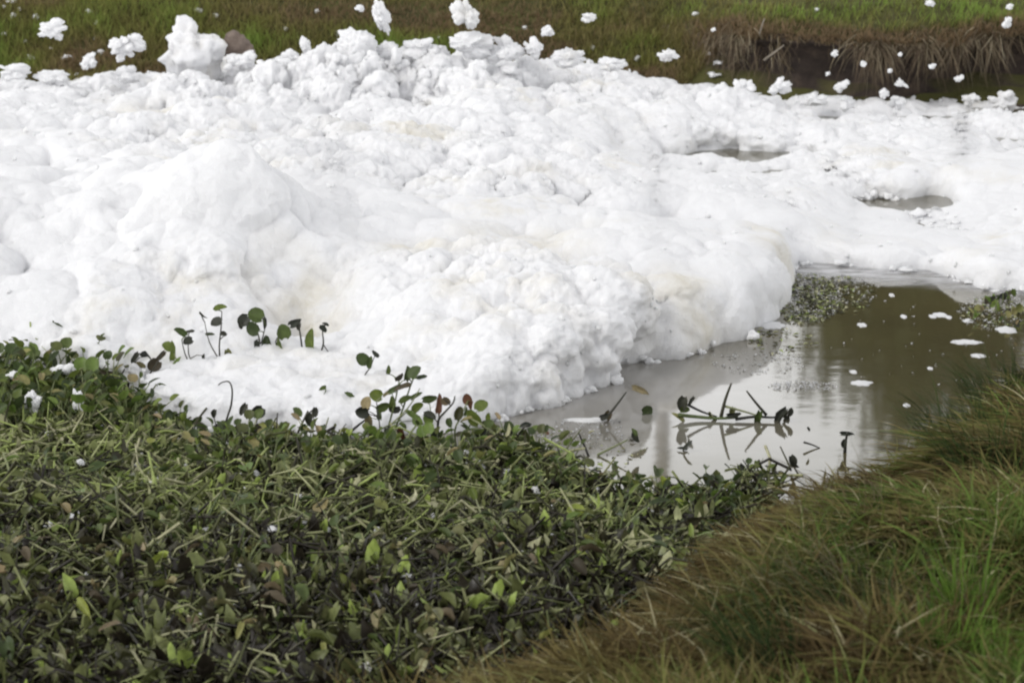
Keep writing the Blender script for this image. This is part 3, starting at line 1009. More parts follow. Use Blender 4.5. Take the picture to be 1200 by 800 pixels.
edge_plant((294, 520), [(285, 480, 13, 'd', 1), (302, 483, 14, 'd', 3), (313, 501, 14, 'g', 1), (304, 505, 9, 'd', 3), (280, 512, 16, 'l', 1), (287, 512, 12, 'g', 2)],
           [([(292, 524), (297, 505), (292, 490), (287, 482)], 2, 'd'), ([(294, 522), (300, 500), (302, 486)], 1.7, 'd'), ([(290, 528), (296, 515), (311, 503)], 2, 'g')],
           'hyacinth sprig with one lime leaf low on its left', H)
edge_plant((345, 524), [(363, 492, 14, 'd', 4), (369, 483, 10, 'd', 3)], [([(344, 524), (350, 505), (361, 481)], 3.6, 'd'), ([(352, 500), (360, 485), (367, 482)], 1.6, 'd')],
           'thick black leaning stalk with a limp leaf at its tip', H)
edge_plant((377, 528), [(380, 500, 5, 'd', 4)], [([(375, 532), (378, 512), (385, 489)], 2.6, 'g')],
           'thin pale spike-like stalk right of the thick leaning one', H)
edge_plant((378, 478), [(382, 459, 15, 'g', 3), (374, 470, 8, 'm', 4)], [([(372, 480), (376, 468), (380, 461)], 1.5, 'g')],
           'lone folded leaf half buried in smooth foam', H)
edge_plant((425, 446), [(424, 420, 13, 'g', 0), (434, 424, 12, 'g', 1), (440, 414, 9, 'd', 3)], [([(424, 447), (429, 437), (434, 430), (439, 417)], 1.8, 'd')],
           'small three-leaved sprig apart from the rest high on the foam', H)
edge_plant((440, 528), [(477, 437, 15, 'g', 1), (487, 436, 15, 'g', 0), (495, 441, 12, 'g', 2), (468, 441, 11, 'm', 3), (463, 455, 16, 'g', 2), (455, 433, 9, 'g', 3), (440, 463, 13, 'g', 0),
                        (452, 461, 13, 'b', 2), (459, 472, 14, 'g', 1), (430, 471, 12, 'm', 0), (424, 482, 14, 'd', 0), (487, 463, 13, 'g', 2), (484, 486, 18, 'l', 2), (491, 478, 14, 'g', 4), (431, 495, 16, 'b', 1),
                        (472, 452, 16, 'b', 2), (444, 484, 14, 'g', 2), (435, 510, 14, 'd', 3), (462, 478, 12, 'd', 3), (448, 476, 14, 'g', 5), (476, 468, 14, 'g', 1)],
           [([(390, 528), (404, 512), (420, 498), (428, 492)], 4, 'd'), ([(402, 525), (420, 512), (440, 505), (470, 492)], 3.2, 'g'), ([(445, 530), (455, 500), (463, 470), (468, 445)], 2.5, 'g'),
            ([(450, 530), (468, 490), (480, 455), (486, 440)], 2.5, 'g'), ([(442, 528), (445, 500), (441, 470)], 2, 'd'), ([(455, 500), (478, 478), (492, 455)], 2, 'g')],
           'largest leafiest hyacinth clump at the foam front', H, jit=0.09)
edge_plant((406, 492), [(407, 468, 17, 'g', 0)], [([(424, 488), (414, 480), (408, 472)], 1.5, 'd')],
           'single fresh round leaf just left of the leafiest hyacinth clump', H)
edge_plant((514, 530), [(504, 467, 15, 'g', 1), (515, 474, 19, 'r', 2), (523, 470, 10, 'b', 3), (503, 489, 13, 'd', 4), (513, 510, 16, 'd', 4), (512, 530, 13, 'd', 3)],
           [([(513, 532), (513, 510), (514, 492), (522, 482), (531, 472), (533, 464)], 3, 'd'), ([(514, 492), (515, 480)], 1.8, 'd'), ([(513, 495), (505, 485)], 1.6, 'd')],
           'forked dead stalk carrying a rust-brown drooping leaf', H)
edge_plant((505, 542), [(471, 508, 15, 'r', 5), (457, 508, 14, 'd', 5)], [([(512, 548), (496, 534), (484, 522), (475, 512)], 3.2, 'g')],
           'arching stalk tipped with one pointed rust-red leaf', H)
edge_plant((540, 535), [(548, 467, 11, 'r', 3), (552, 475, 9, 'r', 4), (565, 475, 14, 'g', 0), (555, 488, 19, 'g', 5), (538, 484, 14, 'm', 5), (546, 482, 9, 'g', 3)],
           [([(536, 534), (533, 505), (540, 488), (547, 472)], 2.4, 'g'), ([(541, 536), (546, 508), (556, 490)], 2.2, 'g')],
           'hyacinth with a brown curl atop and two broad pale green leaves', H)
edge_plant((546, 544), [(562, 508, 16, 'd', 3), (570, 506, 10, 'd', 4)], [([(547, 548), (543, 525), (541, 510), (548, 503), (565, 503)], 4.2, 'g')],
           'thick green stalk bent at a right angle with a black leaf', H)
edge_plant((573, 540), [(574, 488, 9, 'g', 5), (575, 500, 18, 'm', 4), (570, 506, 11, 'g', 2)], [([(572, 542), (573, 520), (574, 495)], 3, 'g')],
           'upright pale hyacinth stalk with a bud-like top', H)
edge_plant((604, 540), [(601, 508, 14, 'd', 3), (615, 499, 12, 'd', 4), (612, 510, 10, 'b', 3), (620, 517, 14, 'l', 4), (595, 514, 12, 'm', 2)],
           [([(563, 566), (585, 540), (602, 525), (616, 514)], 3.6, 'g'), ([(606, 540), (603, 522), (601, 510)], 2.4, 'd'), ([(604, 516), (612, 503), (618, 498)], 2.8, 'd')],
           'hyacinth with black limp leaves at the right end of the foam front', H)
edge_plant((639, 508), [(638, 504, 11, 'r', 2)], [([(640, 511), (650, 509)], 1.2, 'd')],
           'lone brown dried leaf floating where foam meets water', H, zb=0.01)
edge_plant((8, 520), [(3, 478, 12, 'g', 0), (8, 500, 14, 'd', 3)], [([(2, 520), (6, 490), (12, 470)], 2.6, 'd')], 'dark slender hyacinth at the very left edge', H)

for x_, y_, h_ in ((30, 425, 30), (60, 428, 32), (92, 422, 36), (124, 430, 30), (14, 428, 34), (108, 470, 30), (150, 486, 26), (172, 498, 24), (205, 505, 26), (128, 462, 26), (222, 512, 22), (76, 440, 28), (332, 528, 20), (402, 530, 20)):
    r_ = random.Random(x_ * 3 + y_)
    tops = [(x_ + r_.uniform(-13, 13), y_ - h_ * r_.uniform(0.45, 1.0)) for _ in range(5)]
    edge_plant((x_, y_), [(tx, ty, r_.uniform(9, 14), r_.choice('ggdb'), r_.choice((0, 1, 2, 5))) for tx, ty in tops],
               [([(x_ + r_.uniform(-3, 3), y_ + 6), ((x_ + tx) / 2 + r_.uniform(-2, 2), (y_ + ty) / 2), (tx, ty)], 2.0, r_.choice('gd')) for tx, ty in tops[:3]],
               'small-leaved hyacinth sprig fringing the plant mat against white foam', 'small-leaved sprigs fringing the plant mat')

# ------------------------------------------------------------------ near grassy bank
BP = [(-900, 1150), (200, 905), (380, 905), (590, 842), (700, 780), (790, 712), (850, 668), (905, 632), (975, 602), (1045, 572), (1095, 538), (1135, 500), (1210, 425), (1330, 380), (1800, 330)]
BL = np.array([at(*p)[:2] for p in BP])
BL[0] = (-60, 5.0)
BL[-1] = (60, 14.0)


def bank_sd(x, y):
    """signed distance to the near shoreline, positive on land"""
    best = np.full(x.shape, 1e9)
    for a, b in zip(BL[:-1], BL[1:]):
        ab = b - a
        t = np.clip(((x - a[0]) * ab[0] + (y - a[1]) * ab[1]) / (ab @ ab), 0, 1)
        best = np.minimum(best, np.hypot(x - a[0] - t * ab[0], y - a[1] - t * ab[1]))
    line = np.interp(x, BL[:, 0], BL[:, 1])
    return np.where(y < line, best, -best)


def near_z(x, y):
    s = bank_sd(x, y)
    sp = np.clip(s, 0, None)
    P = np.stack([x, y, x * 0], -1)
    z = 0.26 * (1 - np.exp(-sp / 0.28)) + 0.16 * np.minimum(sp, 8) + np.clip(s, -1, 0) * 0.6
    return z + np.clip(sp / 0.4, 0, 1) * np.clip(1.6 - sp / 8, 0, 1) * (0.22 * (fbm(P, 0.9, 201) - 0.5) + 0.22 * (fbm(P, 0.32, 207, 2) - 0.5))


gxs = np.concatenate([np.linspace(-200, -6, 12)[:-1], np.linspace(-6, 7, 150), np.linspace(7, 200, 12)[1:]])
gys = np.concatenate([np.linspace(-250, -3, 10)[:-1], np.linspace(-3, 13, 190)])
X, Y = np.meshgrid(gxs, gys)
zn = near_z(X.ravel(), Y.ravel())
NEAR_SOIL = soil_material('near_bank_soil', [(0.3, (0.022, 0.018, 0.011)), (0.6, (0.05, 0.042, 0.02)), (0.8, (0.075, 0.06, 0.03))], 8)
tag(link('near_bank', mesh_np('near_bank', np.stack([X.ravel(), Y.ravel(), zn], -1), grid_faces(len(gys), len(gxs)), [NEAR_SOIL])), kind='structure')

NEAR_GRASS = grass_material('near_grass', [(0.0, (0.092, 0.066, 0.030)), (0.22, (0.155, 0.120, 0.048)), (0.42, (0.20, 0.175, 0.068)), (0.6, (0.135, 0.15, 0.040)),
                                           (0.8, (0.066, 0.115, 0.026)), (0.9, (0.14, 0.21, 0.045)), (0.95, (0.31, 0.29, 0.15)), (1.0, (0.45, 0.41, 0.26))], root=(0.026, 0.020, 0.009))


def scatter_bank(n, u0=380, u1=1320, v0=380, v1=1010):
    """random points of the near bank within and just round the view, denser where nearer the camera is not needed"""
    uu = RNG.uniform(u0, u1, n)
    vv = RNG.uniform(v0, v1, n)
    y = np.array([CAM_H / math.tan(PITCH + math.atan((v - 400) / FPX)) for v in vv]) * RNG.uniform(0.68, 1.0, n)
    x = (uu - 600) / FPX * (y * CP + CAM_H * SP * 0.85)
    s = bank_sd(x, y)
    k_ = s > 0.0
    return x[k_], y[k_], s[k_]


x, y, s = scatter_bank(80000)
n = len(x)
z = near_z(x, y)
P = np.stack([x, y, z], -1)
clump = fbm(P * (1, 1, 0), 0.35, 301, 2)
tone = 0.5 * fbm(P * (1, 1, 0), 0.9, 303, 2) + 0.5 * fbm(P * (1, 1, 0), 0.22, 304, 2)
dirx = fbm(P * (1, 1, 0), 0.4, 305, 3) - 0.5
diry = fbm(P * (1, 1, 0), 0.4, 306, 3) - 0.5
right = smooth(0.2, 1.9, x)
rnd = np.clip(0.36 + (tone - 0.5) * 2.4 + 0.30 * right - 0.42 * np.exp(-s / 0.4) + RNG.normal(0, 0.2, n), 0, 0.9)
rnd = rnd * (0.22 + 0.78 * smooth(0.25, 1.3, s + 0.9 * right))
rnd = np.where(RNG.random(n) < 0.06, RNG.uniform(0.92, 1.0, n), rnd)
lean = np.stack([-0.55 + 3.0 * dirx + RNG.normal(0, 0.6, n), -0.35 + 3.0 * diry + RNG.normal(0, 0.6, n), np.full(n, -0.15)], -1)
up = np.stack([-0.25 + 1.6 * dirx + RNG.normal(0, 0.5, n), -0.1 + 1.6 * diry + RNG.normal(0, 0.5, n), np.full(n, 0.55)], -1)
up /= np.linalg.norm(up, axis=1, keepdims=True)
ln = RNG.uniform(0.07, 0.24, n) * (0.45 + 1.1 * clump) * np.clip(0.6 + s, 0.6, 1.1)
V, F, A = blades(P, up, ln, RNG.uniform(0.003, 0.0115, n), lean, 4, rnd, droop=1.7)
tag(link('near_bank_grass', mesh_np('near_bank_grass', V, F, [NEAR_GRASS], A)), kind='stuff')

TUFT = {'lush': grass_material('tuft_lush', [(0, (0.07, 0.13, 0.025)), (1, (0.15, 0.25, 0.04))], root=(0.05, 0.07, 0.02)),
        'dark': grass_material('tuft_dark', [(0, (0.02, 0.042, 0.014)), (1, (0.06, 0.095, 0.03))], root=(0.03, 0.035, 0.016)),
        'straw': grass_material('tuft_straw', [(0, (0.13, 0.11, 0.06)), (1, (0.22, 0.19, 0.12))], root=(0.08, 0.06, 0.035))}


def near_hit(px, py):
    d = ray(px, py)
    for yv in np.arange(11.5, 3, -0.01):
        p = at_y(px, py, yv)
        if p.z > 0 and p.z >= float(near_z(np.array([p.x]), np.array([yv]))[0]):
            continue
        if p.z > 0:
            pass
    lo = None
    for yv in np.arange(3.5, 11.5, 0.02):
        p = at_y(px, py, yv)
        if p.z <= float(near_z(np.array([p.x]), np.array([yv]))[0]):
            return p
    return at(px, py, 0.1)


def tuft(px, py, n, length, kind, label, lean0=(-0.6, -0.2), spread=0.09, group='grass tufts on the near bank', width=(0.004, 0.008)):
    p = near_hit(px, py)
    a = RNG.uniform(0, 6.28, n)
    r = spread * np.sqrt(RNG.random(n))
    P = np.stack([r * np.cos(a), r * np.sin(a), np.full(n, -0.02)], -1)
    up = np.stack([np.cos(a) * 0.3 + RNG.normal(0, 0.12, n), np.sin(a) * 0.3 + RNG.normal(0, 0.12, n), np.ones(n)], -1)
    up /= np.linalg.norm(up, axis=1, keepdims=True)
    lean = np.stack([lean0[0] + RNG.normal(0, 0.3, n), lean0[1] + RNG.normal(0, 0.3, n), np.full(n, -0.05)], -1)
    V, F, A = blades(P, up, length * RNG.uniform(0.5, 1, n), RNG.uniform(*width, n), lean, 5, droop=1.1)
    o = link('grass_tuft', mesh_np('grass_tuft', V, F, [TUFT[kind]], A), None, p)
    return tag(o, label, 'grass tuft', group)


tuft(1132, 735, 105, 0.37, 'lush', 'brightest lime green upright grass tuft on the near bank', (0.05, 0.0), 0.05, width=(0.005, 0.009))
tuft(1112, 775, 90, 0.28, 'lush', 'low bright green grass tuft in front of the upright one', (0.25, -0.1), 0.09)
tuft(1185, 795, 90, 0.26, 'lush', 'bright green tuft cut by the lower right corner', (0.3, -0.1), 0.08)
tuft(900, 795, 165, 0.50, 'dark', 'dark green arching grass tuft at the bottom middle of the bank', (-0.9, -0.2), 0.09)
tuft(1010, 745, 120, 0.40, 'dark', 'dark green tuft combed over to the left below the straw blades', (-0.7, 0.1), 0.08)
tuft(1155, 560, 180, 0.40, 'dark', 'dense green tuft near the right edge of the bank', (-0.8, -0.1), 0.14)
tuft(1170, 470, 195, 0.37, 'dark', 'green tuft topping the bank crest beside the water', (-0.9, -0.2), 0.16)
tuft(1120, 520, 180, 0.39, 'dark', 'green tuft spilling over the bank crest below the topmost one', (-0.9, -0.2), 0.14)
tuft(990, 610, 67, 0.37, 'straw', 'straw coloured tuft lying over the shoulder of the bank', (-1.0, -0.3), 0.16, width=(0.003, 0.006))
tuft(975, 720, 67, 0.46, 'straw', 'long straw coloured blades bowed to the left over dark tuft', (-1.0, -0.1), 0.12, width=(0.003, 0.006))
tuft(1125, 745, 60, 0.43, 'straw', 'straw blades arching leftward around the bright green tuft', (-1.0, -0.1), 0.10, width=(0.003, 0.006))

# ------------------------------------------------------------------ hyacinth mat
MP = [(-700, 470), (-300, 425), (0, 402), (60, 404), (125, 424), (150, 470), (195, 512), (240, 536), (330, 546), (420, 552), (520, 552), (600, 550), (640, 562), (700, 584), (760, 594), (850, 594), (905, 584),
      (925, 610), (870, 660), (800, 720), (700, 795), (590, 858), (380, 920), (250, 950), (-700, 1150)]
ML = np.array([at(*p)[:2] for p in MP])


def in_mat(x, y):
    c = np.zeros(x.shape, bool)
    j = len(ML) - 1
    for i in range(len(ML)):
        a, b = ML[i], ML[j]
        c ^= ((a[1] > y) != (b[1] > y)) & (x < (b[0] - a[0]) * (y - a[1]) / (b[1] - a[1] + 1e-12) + a[0])
        j = i
    return c


def mat_z(x, y):
    P = np.stack([x, y, x * 0], -1)
    return 0.01 + (0.09 * fbm(P, 0.7, 401) + 0.20 * (fbm(P, 0.28, 403, 2) - 0.28)) * smooth(10.2, 9.2, y) + 0.05 * smooth(-1.6, -2.2, x)


mx = np.linspace(-3.6, 1.6, 190)
my = np.linspace(5.6, 12.0, 210)
X, Y = np.meshgrid(mx, my)
inm = blur(in_mat(X, Y).astype(np.float32), 2, 1)
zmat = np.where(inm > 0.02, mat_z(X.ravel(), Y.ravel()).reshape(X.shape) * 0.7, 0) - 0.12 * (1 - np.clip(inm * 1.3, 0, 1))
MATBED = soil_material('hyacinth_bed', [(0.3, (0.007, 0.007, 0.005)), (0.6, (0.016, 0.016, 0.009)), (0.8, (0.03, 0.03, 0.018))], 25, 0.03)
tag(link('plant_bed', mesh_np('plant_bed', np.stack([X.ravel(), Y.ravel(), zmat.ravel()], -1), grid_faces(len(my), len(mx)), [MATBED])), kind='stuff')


def scatter_mat(n, u0=-60, u1=930, v0=395, v1=860):
    uu = RNG.uniform(u0, u1, n)
    vv = RNG.uniform(v0, v1, n)
    y = CAM_H / np.tan(PITCH + np.arctan((vv - 400) / FPX))
    x = (uu - 600) / FPX * (y * CP + CAM_H * SP)
    k_ = in_mat(x, y)
    return x[k_], y[k_], uu[k_], vv[k_]


# litter: broken stalks and torn leaves, lying every way
def litter():
    Vs, Fs, Rs = [], [], []
    off = 0
    x, y, u, v = scatter_mat(17500)
    z = mat_z(x, y)
    n = len(x)
    low = smooth(560, 760, v)                     # further from the foam the litter is darker and browner
    # stalk pieces: 4-sided prisms of two segments
    L = RNG.uniform(0.05, 0.15, n) + 0.20 * RNG.random(n) ** 3
    rad = RNG.uniform(0.0022, 0.0075, n)
    az = RNG.uniform(0, 6.28, n)
    el = RNG.normal(0.2, 0.5, n)
    d = np.stack([np.cos(az) * np.cos(el), np.sin(az) * np.cos(el), np.sin(el)], -1)
    side = np.stack([-np.sin(az), np.cos(az), np.zeros(n)], -1)
    upv = np.cross(d, side)
    c = np.stack([x, y, z * 0.7 + RNG.uniform(0.0, 0.075, n)], -1)
    bendv = RNG.normal(0, 0.12, n)[:, None] * side * L[:, None] + np.array([0, 0, 1.0]) * (RNG.normal(0.05, 0.1, n) * L)[:, None]
    pts = [c - d * L[:, None] / 2, c + bendv, c + d * L[:, None] / 2]
    rr = [rad, rad * 0.9, rad * 0.6]
    ring = []
    for p, r_ in zip(pts, rr):
        for k_ in range(4):
            t = k_ * math.pi / 2
            ring.append(p + side * (math.cos(t) * r_)[:, None] + upv * (math.sin(t) * r_)[:, None])
    V = np.stack(ring, 1).reshape(-1, 3)
    b = np.arange(n)[:, None] * 12
    F = np.stack([np.concatenate([b + 4 * s_ + k_, b + 4 * s_ + (k_ + 1) % 4, b + 4 * s_ + 4 + (k_ + 1) % 4, b + 4 * s_ + 4 + k_], 1) for s_ in (0, 1) for k_ in range(4)], 1).reshape(-1, 4)
    pat = fbm(np.stack([x, y, x * 0], -1), 0.35, 411, 3) - 0.5
    rn = np.clip(RNG.beta(0.75, 0.75, n) + 0.10 - 0.40 * low + 1.2 * pat, 0, 0.95)
    Vs.append(V); Fs.append(F + off); Rs.append(np.repeat(rn, 12)); off += len(V)
    # torn leaves
    x, y, u, v = scatter_mat(17000)
    z = mat_z(x, y)
    n = len(x)
    low = smooth(560, 760, v)
    for shp in range(6):
        idx = np.arange(n) % 6 == shp
        m_ = idx.sum()
        LV, LF = leaf_arrays(1, [0.9, 0.7, 0.5, 0.8, 0.4, 0.6][shp], 0.3, [0.1, 0.4, 0.3, 0.6, 0.2, -0.3][shp], [0, 0.3, 0.7, 0.4, 0.9, 0.2][shp], 50 + shp, 3, 3)
        sz = RNG.uniform(0.018, 0.056, m_) * (1 + 0.45 * low[idx])
        az, tl, ro = RNG.uniform(0, 6.28, m_), RNG.normal(0.25, 0.7, m_), RNG.normal(0, 0.7, m_)
        yv = np.stack([np.cos(az) * np.cos(tl), np.sin(az) * np.cos(tl), np.sin(tl)], -1)
        xv = np.stack([-np.sin(az), np.cos(az), np.zeros(m_)], -1)
        zv = np.cross(xv, yv)
        x2 = xv * np.cos(ro)[:, None] + zv * np.sin(ro)[:, None]
        z2 = np.cross(x2, yv)
        c = np.stack([x[idx], y[idx], z[idx] * 0.7 + RNG.uniform(0.0, 0.085, m_)], -1)
        V = c[:, None, :] + sz[:, None, None] * (LV[None, :, 0:1] * x2[:, None, :] + LV[None, :, 1:2] * yv[:, None, :] + LV[None, :, 2:3] * z2[:, None, :])
        F = LF[None] + (np.arange(m_) * len(LV))[:, None, None]
        pat = fbm(np.stack([x[idx], y[idx], x[idx] * 0], -1), 0.3, 413, 3) - 0.5
        rn = np.clip(RNG.beta(0.9, 1.3, m_) - 0.22 * low[idx] + 1.0 * pat, 0, 0.92)
        rn = np.where(RNG.random(m_) < 0.06, 0.97, rn)
        Vs.append(V.reshape(-1, 3)); Fs.append(F.reshape(-1, 4) + off); Rs.append(np.repeat(rn, len(LV))); off += m_ * len(LV)
    return np.concatenate(Vs), np.concatenate(Fs), {'rnd': np.concatenate(Rs)}


V, F, A = litter()
tag(link('plant_litter', mesh_np('plant_litter', V, F, [LITTER], A)), kind='stuff')


# individual plants of the mat: a few kinds built once, then copied
def make_plant(kind, seed):
    r = random.Random(seed)
    root = link('water_hyacinth', None)
    nl = {'fresh': 6, 'pale': 5, 'wilted': 5}[kind]
    for k_ in range(nl):
        az = 6.28 * k_ / nl + r.uniform(-0.5, 0.5)
        L = r.uniform(0.10, 0.22) * (1.0 if kind == 'fresh' else 0.85)
        tilt = {'fresh': r.uniform(0.2, 0.9), 'pale': r.uniform(0.7, 1.3), 'wilted': r.uniform(0.9, 1.45)}[kind]
        h = Vector((math.cos(az), math.sin(az), 0))
        p, d, pts = Vector((0, 0, -0.02)) + h * 0.012, (Vector((0, 0, 1)) * math.cos(tilt * 0.5) + h * math.sin(tilt * 0.5)), []
        for q in range(5):
            pts.append(p.copy())
            p = p + d * (L / 4)
            d = (d + h * 0.18 * tilt + Vector((0, 0, -0.10 * tilt)) + Vector((r.uniform(-0.1, 0.1), r.uniform(-0.1, 0.1), 0))).normalized()
        ra = r.uniform(0.003, 0.006)
        sm = STALK_GREEN if kind != 'wilted' or r.random() < 0.35 else STALK_DARK
        link('stalk', tube_mesh(pts, [ra * f_ for f_ in (1.25, 1.35, 1.0, 0.75, 0.55)], sm, 5), root)
        size = {'fresh': r.uniform(0.045, 0.075), 'pale': r.uniform(0.04, 0.062), 'wilted': r.uniform(0.045, 0.075)}[kind]
        if kind == 'fresh':
            key, shp = r.choice('gggmgl'), r.choice((0, 0, 1, 2, 5))
            dv = (d + h * 0.4 + Vector((0, 0, r.uniform(0, 0.8)))).normalized()
        elif kind == 'pale':
            key, shp = r.choice('mmgggll'), r.choice((0, 1, 2, 3, 5))
            dv = (d + Vector((0, 0, r.uniform(-0.5, 0.3)))).normalized()
        else:
            key, shp = r.choice('bbbmmg'), r.choice((2, 3, 4, 4))
            dv = (d + Vector((0, 0, r.uniform(-1.0, 0.0)))).normalized()
        o = link('leaf', LEAF_ME[key, shp], root)
        orient(o, pts[-1], dv, Vector((r.uniform(-0.5, 0.5), r.uniform(-0.7, 0.2), 1)) - h * 0.4, size)
    return root


def copy_plant(root):
    c = root.copy()
    COL.objects.link(c)
    for ch in root.children:
        d = ch.copy()
        COL.objects.link(d)
        d.parent = c
    return c


LABEL = {'fresh': ('green round-leaved water hyacinth standing in the band along the foam and water', 'green hyacinths along the foam and water'),
         'pale': ('pale flattened water hyacinth with splayed stalks in the middle of the plant mat', 'flattened pale hyacinths in the middle of the mat'),
         'wilted': ('brown wilted water hyacinth with limp leaves in the lower part of the mat', 'wilted brown hyacinths low in the mat')}
protos = {k_: [make_plant(k_, 900 + 10 * i + len(k_)) for i in range(5)] for k_ in LABEL}
spots = []


def spread(n, u0, u1, v0, v1, gap_):
    out, tries = [], 0
    while len(out) < n and tries < 60:
        tries += 1
        for a in zip(*scatter_mat(200, u0, u1, v0, v1)):
            if len(out) < n and all((a[0] - b[0]) ** 2 + (a[1] - b[1]) ** 2 > gap_ ** 2 for b in out):
                out.append(a)
    return out


def in_band(u, v):
    top = np.interp(u, [p[0] for p in MP[2:17]], [p[1] for p in MP[2:17]])
    return v < top + 48


cand = spread(95, -20, 175, 396, 530, 0.05) + [a for a in spread(200, 140, 915, 500, 640, 0.08) if in_band(a[2], a[3])]
for a in cand[:175]:
    spots.append(('fresh', a))
for a in spread(70, -20, 880, 545, 700, 0.12):
    spots.append(('pale', a))
for a in spread(60, -20, 700, 680, 825, 0.13):
    spots.append(('wilted', a))
used = {}
for kind, (x, y, u, v) in spots:
    i = random.randrange(5)
    pr = protos[kind][i]
    if (kind, i) in used:
        o = copy_plant(pr)
    else:
        o, used[kind, i] = pr, True
    o.location = (x, y, float(mat_z(np.array([x]), np.array([y]))[0]) * 0.7 + 0.02)
    o.rotation_euler = (random.uniform(-0.25, 0.25), random.uniform(-0.25, 0.25), random.uniform(0, 6.28))
    s_ = random.uniform(0.75, 1.1) * (1.1 if kind != 'fresh' else (0.92 if u < 170 else 0.72 if u < 620 else 0.6))
    o.scale = (s_,) * 3
    lab, grp = LABEL[kind]
    if kind == 'fresh' and u < 175:
        lab, grp = 'green hyacinth in the dense dark clump at the left edge against the foam', 'hyacinths of the dense clump at the left edge'
    elif kind == 'fresh' and u > 625:
        lab, grp = 'short green hyacinth on the edge of the mat beside open water', 'short hyacinths beside the open water'
    elif kind == 'fresh':
        lab, grp = 'green round-leaved hyacinth in the row standing at the foot of the foam', 'green hyacinths in a row at the foot of the foam'
    tag(o, lab, 'water hyacinth', grp)

# foam caught in the plants
FM = 'foam blobs caught among the plants'
for x_, y_, w_, h_, lb in ((37, 470, 27, 26, 'round foam blob nestled in dark leaves at left'), (75, 433, 34, 14, 'flat foam blob in the plant mass at left'),
                           (92, 470, 15, 30, 'narrow upright foam blob right of the round blob'), (15, 440, 18, 12, 'foam blob near the left edge under the first leaves'),
                           (95, 541, 12, 8, 'white foam fleck lying in the green band at left'), (5, 660, 14, 12, 'pale foam fleck at the left edge of the mat'),
                           (432, 785, 30, 20, 'largest white scrap lying in litter at the bottom of the mat'), (556, 585, 12, 14, 'white foam fleck between stalks in mid mat'),
                           (628, 575, 11, 12, 'white foam fleck near the pool side of the mat'), (352, 583, 24, 10, 'wide white fleck on the green band'),
                           (301, 556, 11, 12, 'small white fleck on top of leaves beneath the foam'), (760, 598, 16, 9, 'white fleck near the pool corner of the mat')):
    lump(x_, y_, w_, h_, lb, FM, where=0.13 if y_ > 500 else 0.20, sub=4, name='foam_blob', cat='foam blob')

# ------------------------------------------------------------------ things floating on the pool
FD = 'hyacinth wreckage floating on the pool'


def wreck(base, leaves, stalks, label, name='floating_stalks', cat='floating plant'):
    o = edge_plant(base, leaves, stalks, label, FD, zb=0.012, name=name, jit=0.03)
    o['category'] = cat
    return o


wreck((845, 490), [(800, 474, 16, 'd', 3), (796, 488, 14, 'm', 2), (810, 470, 10, 'd', 4), (803, 480, 12, 'g', 1), (860, 486, 14, 'd', 4), (835, 489, 12, 'm', 4), (888, 492, 18, 'g', 4), (858, 482, 9, 'b', 3),
                   (913, 489, 22, 'd', 4), (925, 484, 10, 'd', 3), (919, 493, 12, 'd', 3)],
      [([(795, 486), (815, 488), (840, 490), (865, 489)], 5, 'g'), ([(806, 474), (822, 482), (840, 488)], 3.5, 'd'), ([(845, 488), (850, 468), (857, 449)], 4.2, 'd'),
       ([(850, 476), (872, 482), (892, 488)], 3.2, 'g'), ([(898, 486), (886, 472), (875, 458)], 4, 'd'), ([(862, 491), (885, 488), (905, 489), (918, 487)], 4, 'd'), ([(918, 488), (924, 482), (928, 478)], 3.5, 'd')],
      'raft of broken hyacinth stalks with two stalks sticking up from the pool')
wreck((708, 492), [(706, 489, 16, 'd', 4), (712, 488, 12, 'b', 3), (750, 457, 16, 'b', 4)],
      [([(710, 490), (722, 475), (734, 459)], 3.2, 'd')], 'dark knot of roots on the pool with one long slanting stem')
wreck((703, 531), [(746, 512, 12, 'd', 3), (743, 506, 9, 'g', 1)], [([(690, 535), (684, 520), (678, 507)], 3, 'd'), ([(700, 533), (718, 524), (736, 515)], 3, 'g')],
      'pair of thin stems at the plant edge pointing over the water')
wreck((759, 483), [(759, 481, 12, 'g', 0)], [([(757, 485), (760, 483)], 1.2, 'g')], 'single green disc-like leaf afloat beside the reflected pole', 'floating_leaf', 'leaf')
wreck((804, 525), [(804, 522, 14, 'd', 2), (800, 525, 9, 'd', 4)], [([(800, 526), (808, 524)], 1.6, 'd')], 'blackened leaf afloat in the middle of the bright water', 'floating_leaf', 'leaf')
wreck((955, 521), [(948, 503, 6, 'd', 4)], [([(942, 518), (952, 521), (961, 525)], 2.6, 'd')], 'short brown stick afloat near the bank', 'floating_stick', 'stick')
wreck((992, 528), [(992, 508, 12, 'd', 4), (989, 520, 9, 'd', 3)], [([(990, 530), (991, 518), (993, 506)], 4, 'd')], 'dark stub standing in water at the foot of the grassy bank', 'water_stub', 'stub')
wreck((931, 552), [(929, 541, 13, 'd', 3), (932, 546, 9, 'd', 4)], [([(936, 556), (931, 548), (928, 540)], 2.4, 'd')], 'blackened leaf on a short stem beside the bank foot', 'shore_plant', 'water plant')
wreck((872, 580), [(869, 552, 14, 'd', 3), (875, 562, 16, 'g', 4), (864, 564, 12, 'd', 2), (884, 568, 12, 'g', 1)], [([(870, 582), (871, 566), (869, 548)], 4.5, 'd'), ([(876, 580), (884, 562), (893, 552)], 2, 'g')],
      'spiky dark water plant in the corner of plant mat and bank', 'shore_plant', 'water plant')
wreck((905, 560), [(908, 554, 7, 'd', 4)], [([(917, 560), (905, 550)], 2, 'd'), ([(890, 552), (884, 545)], 2, 'd')], 'thin bent twigs at the water edge left of the bank', 'shore_plant', 'water plant')
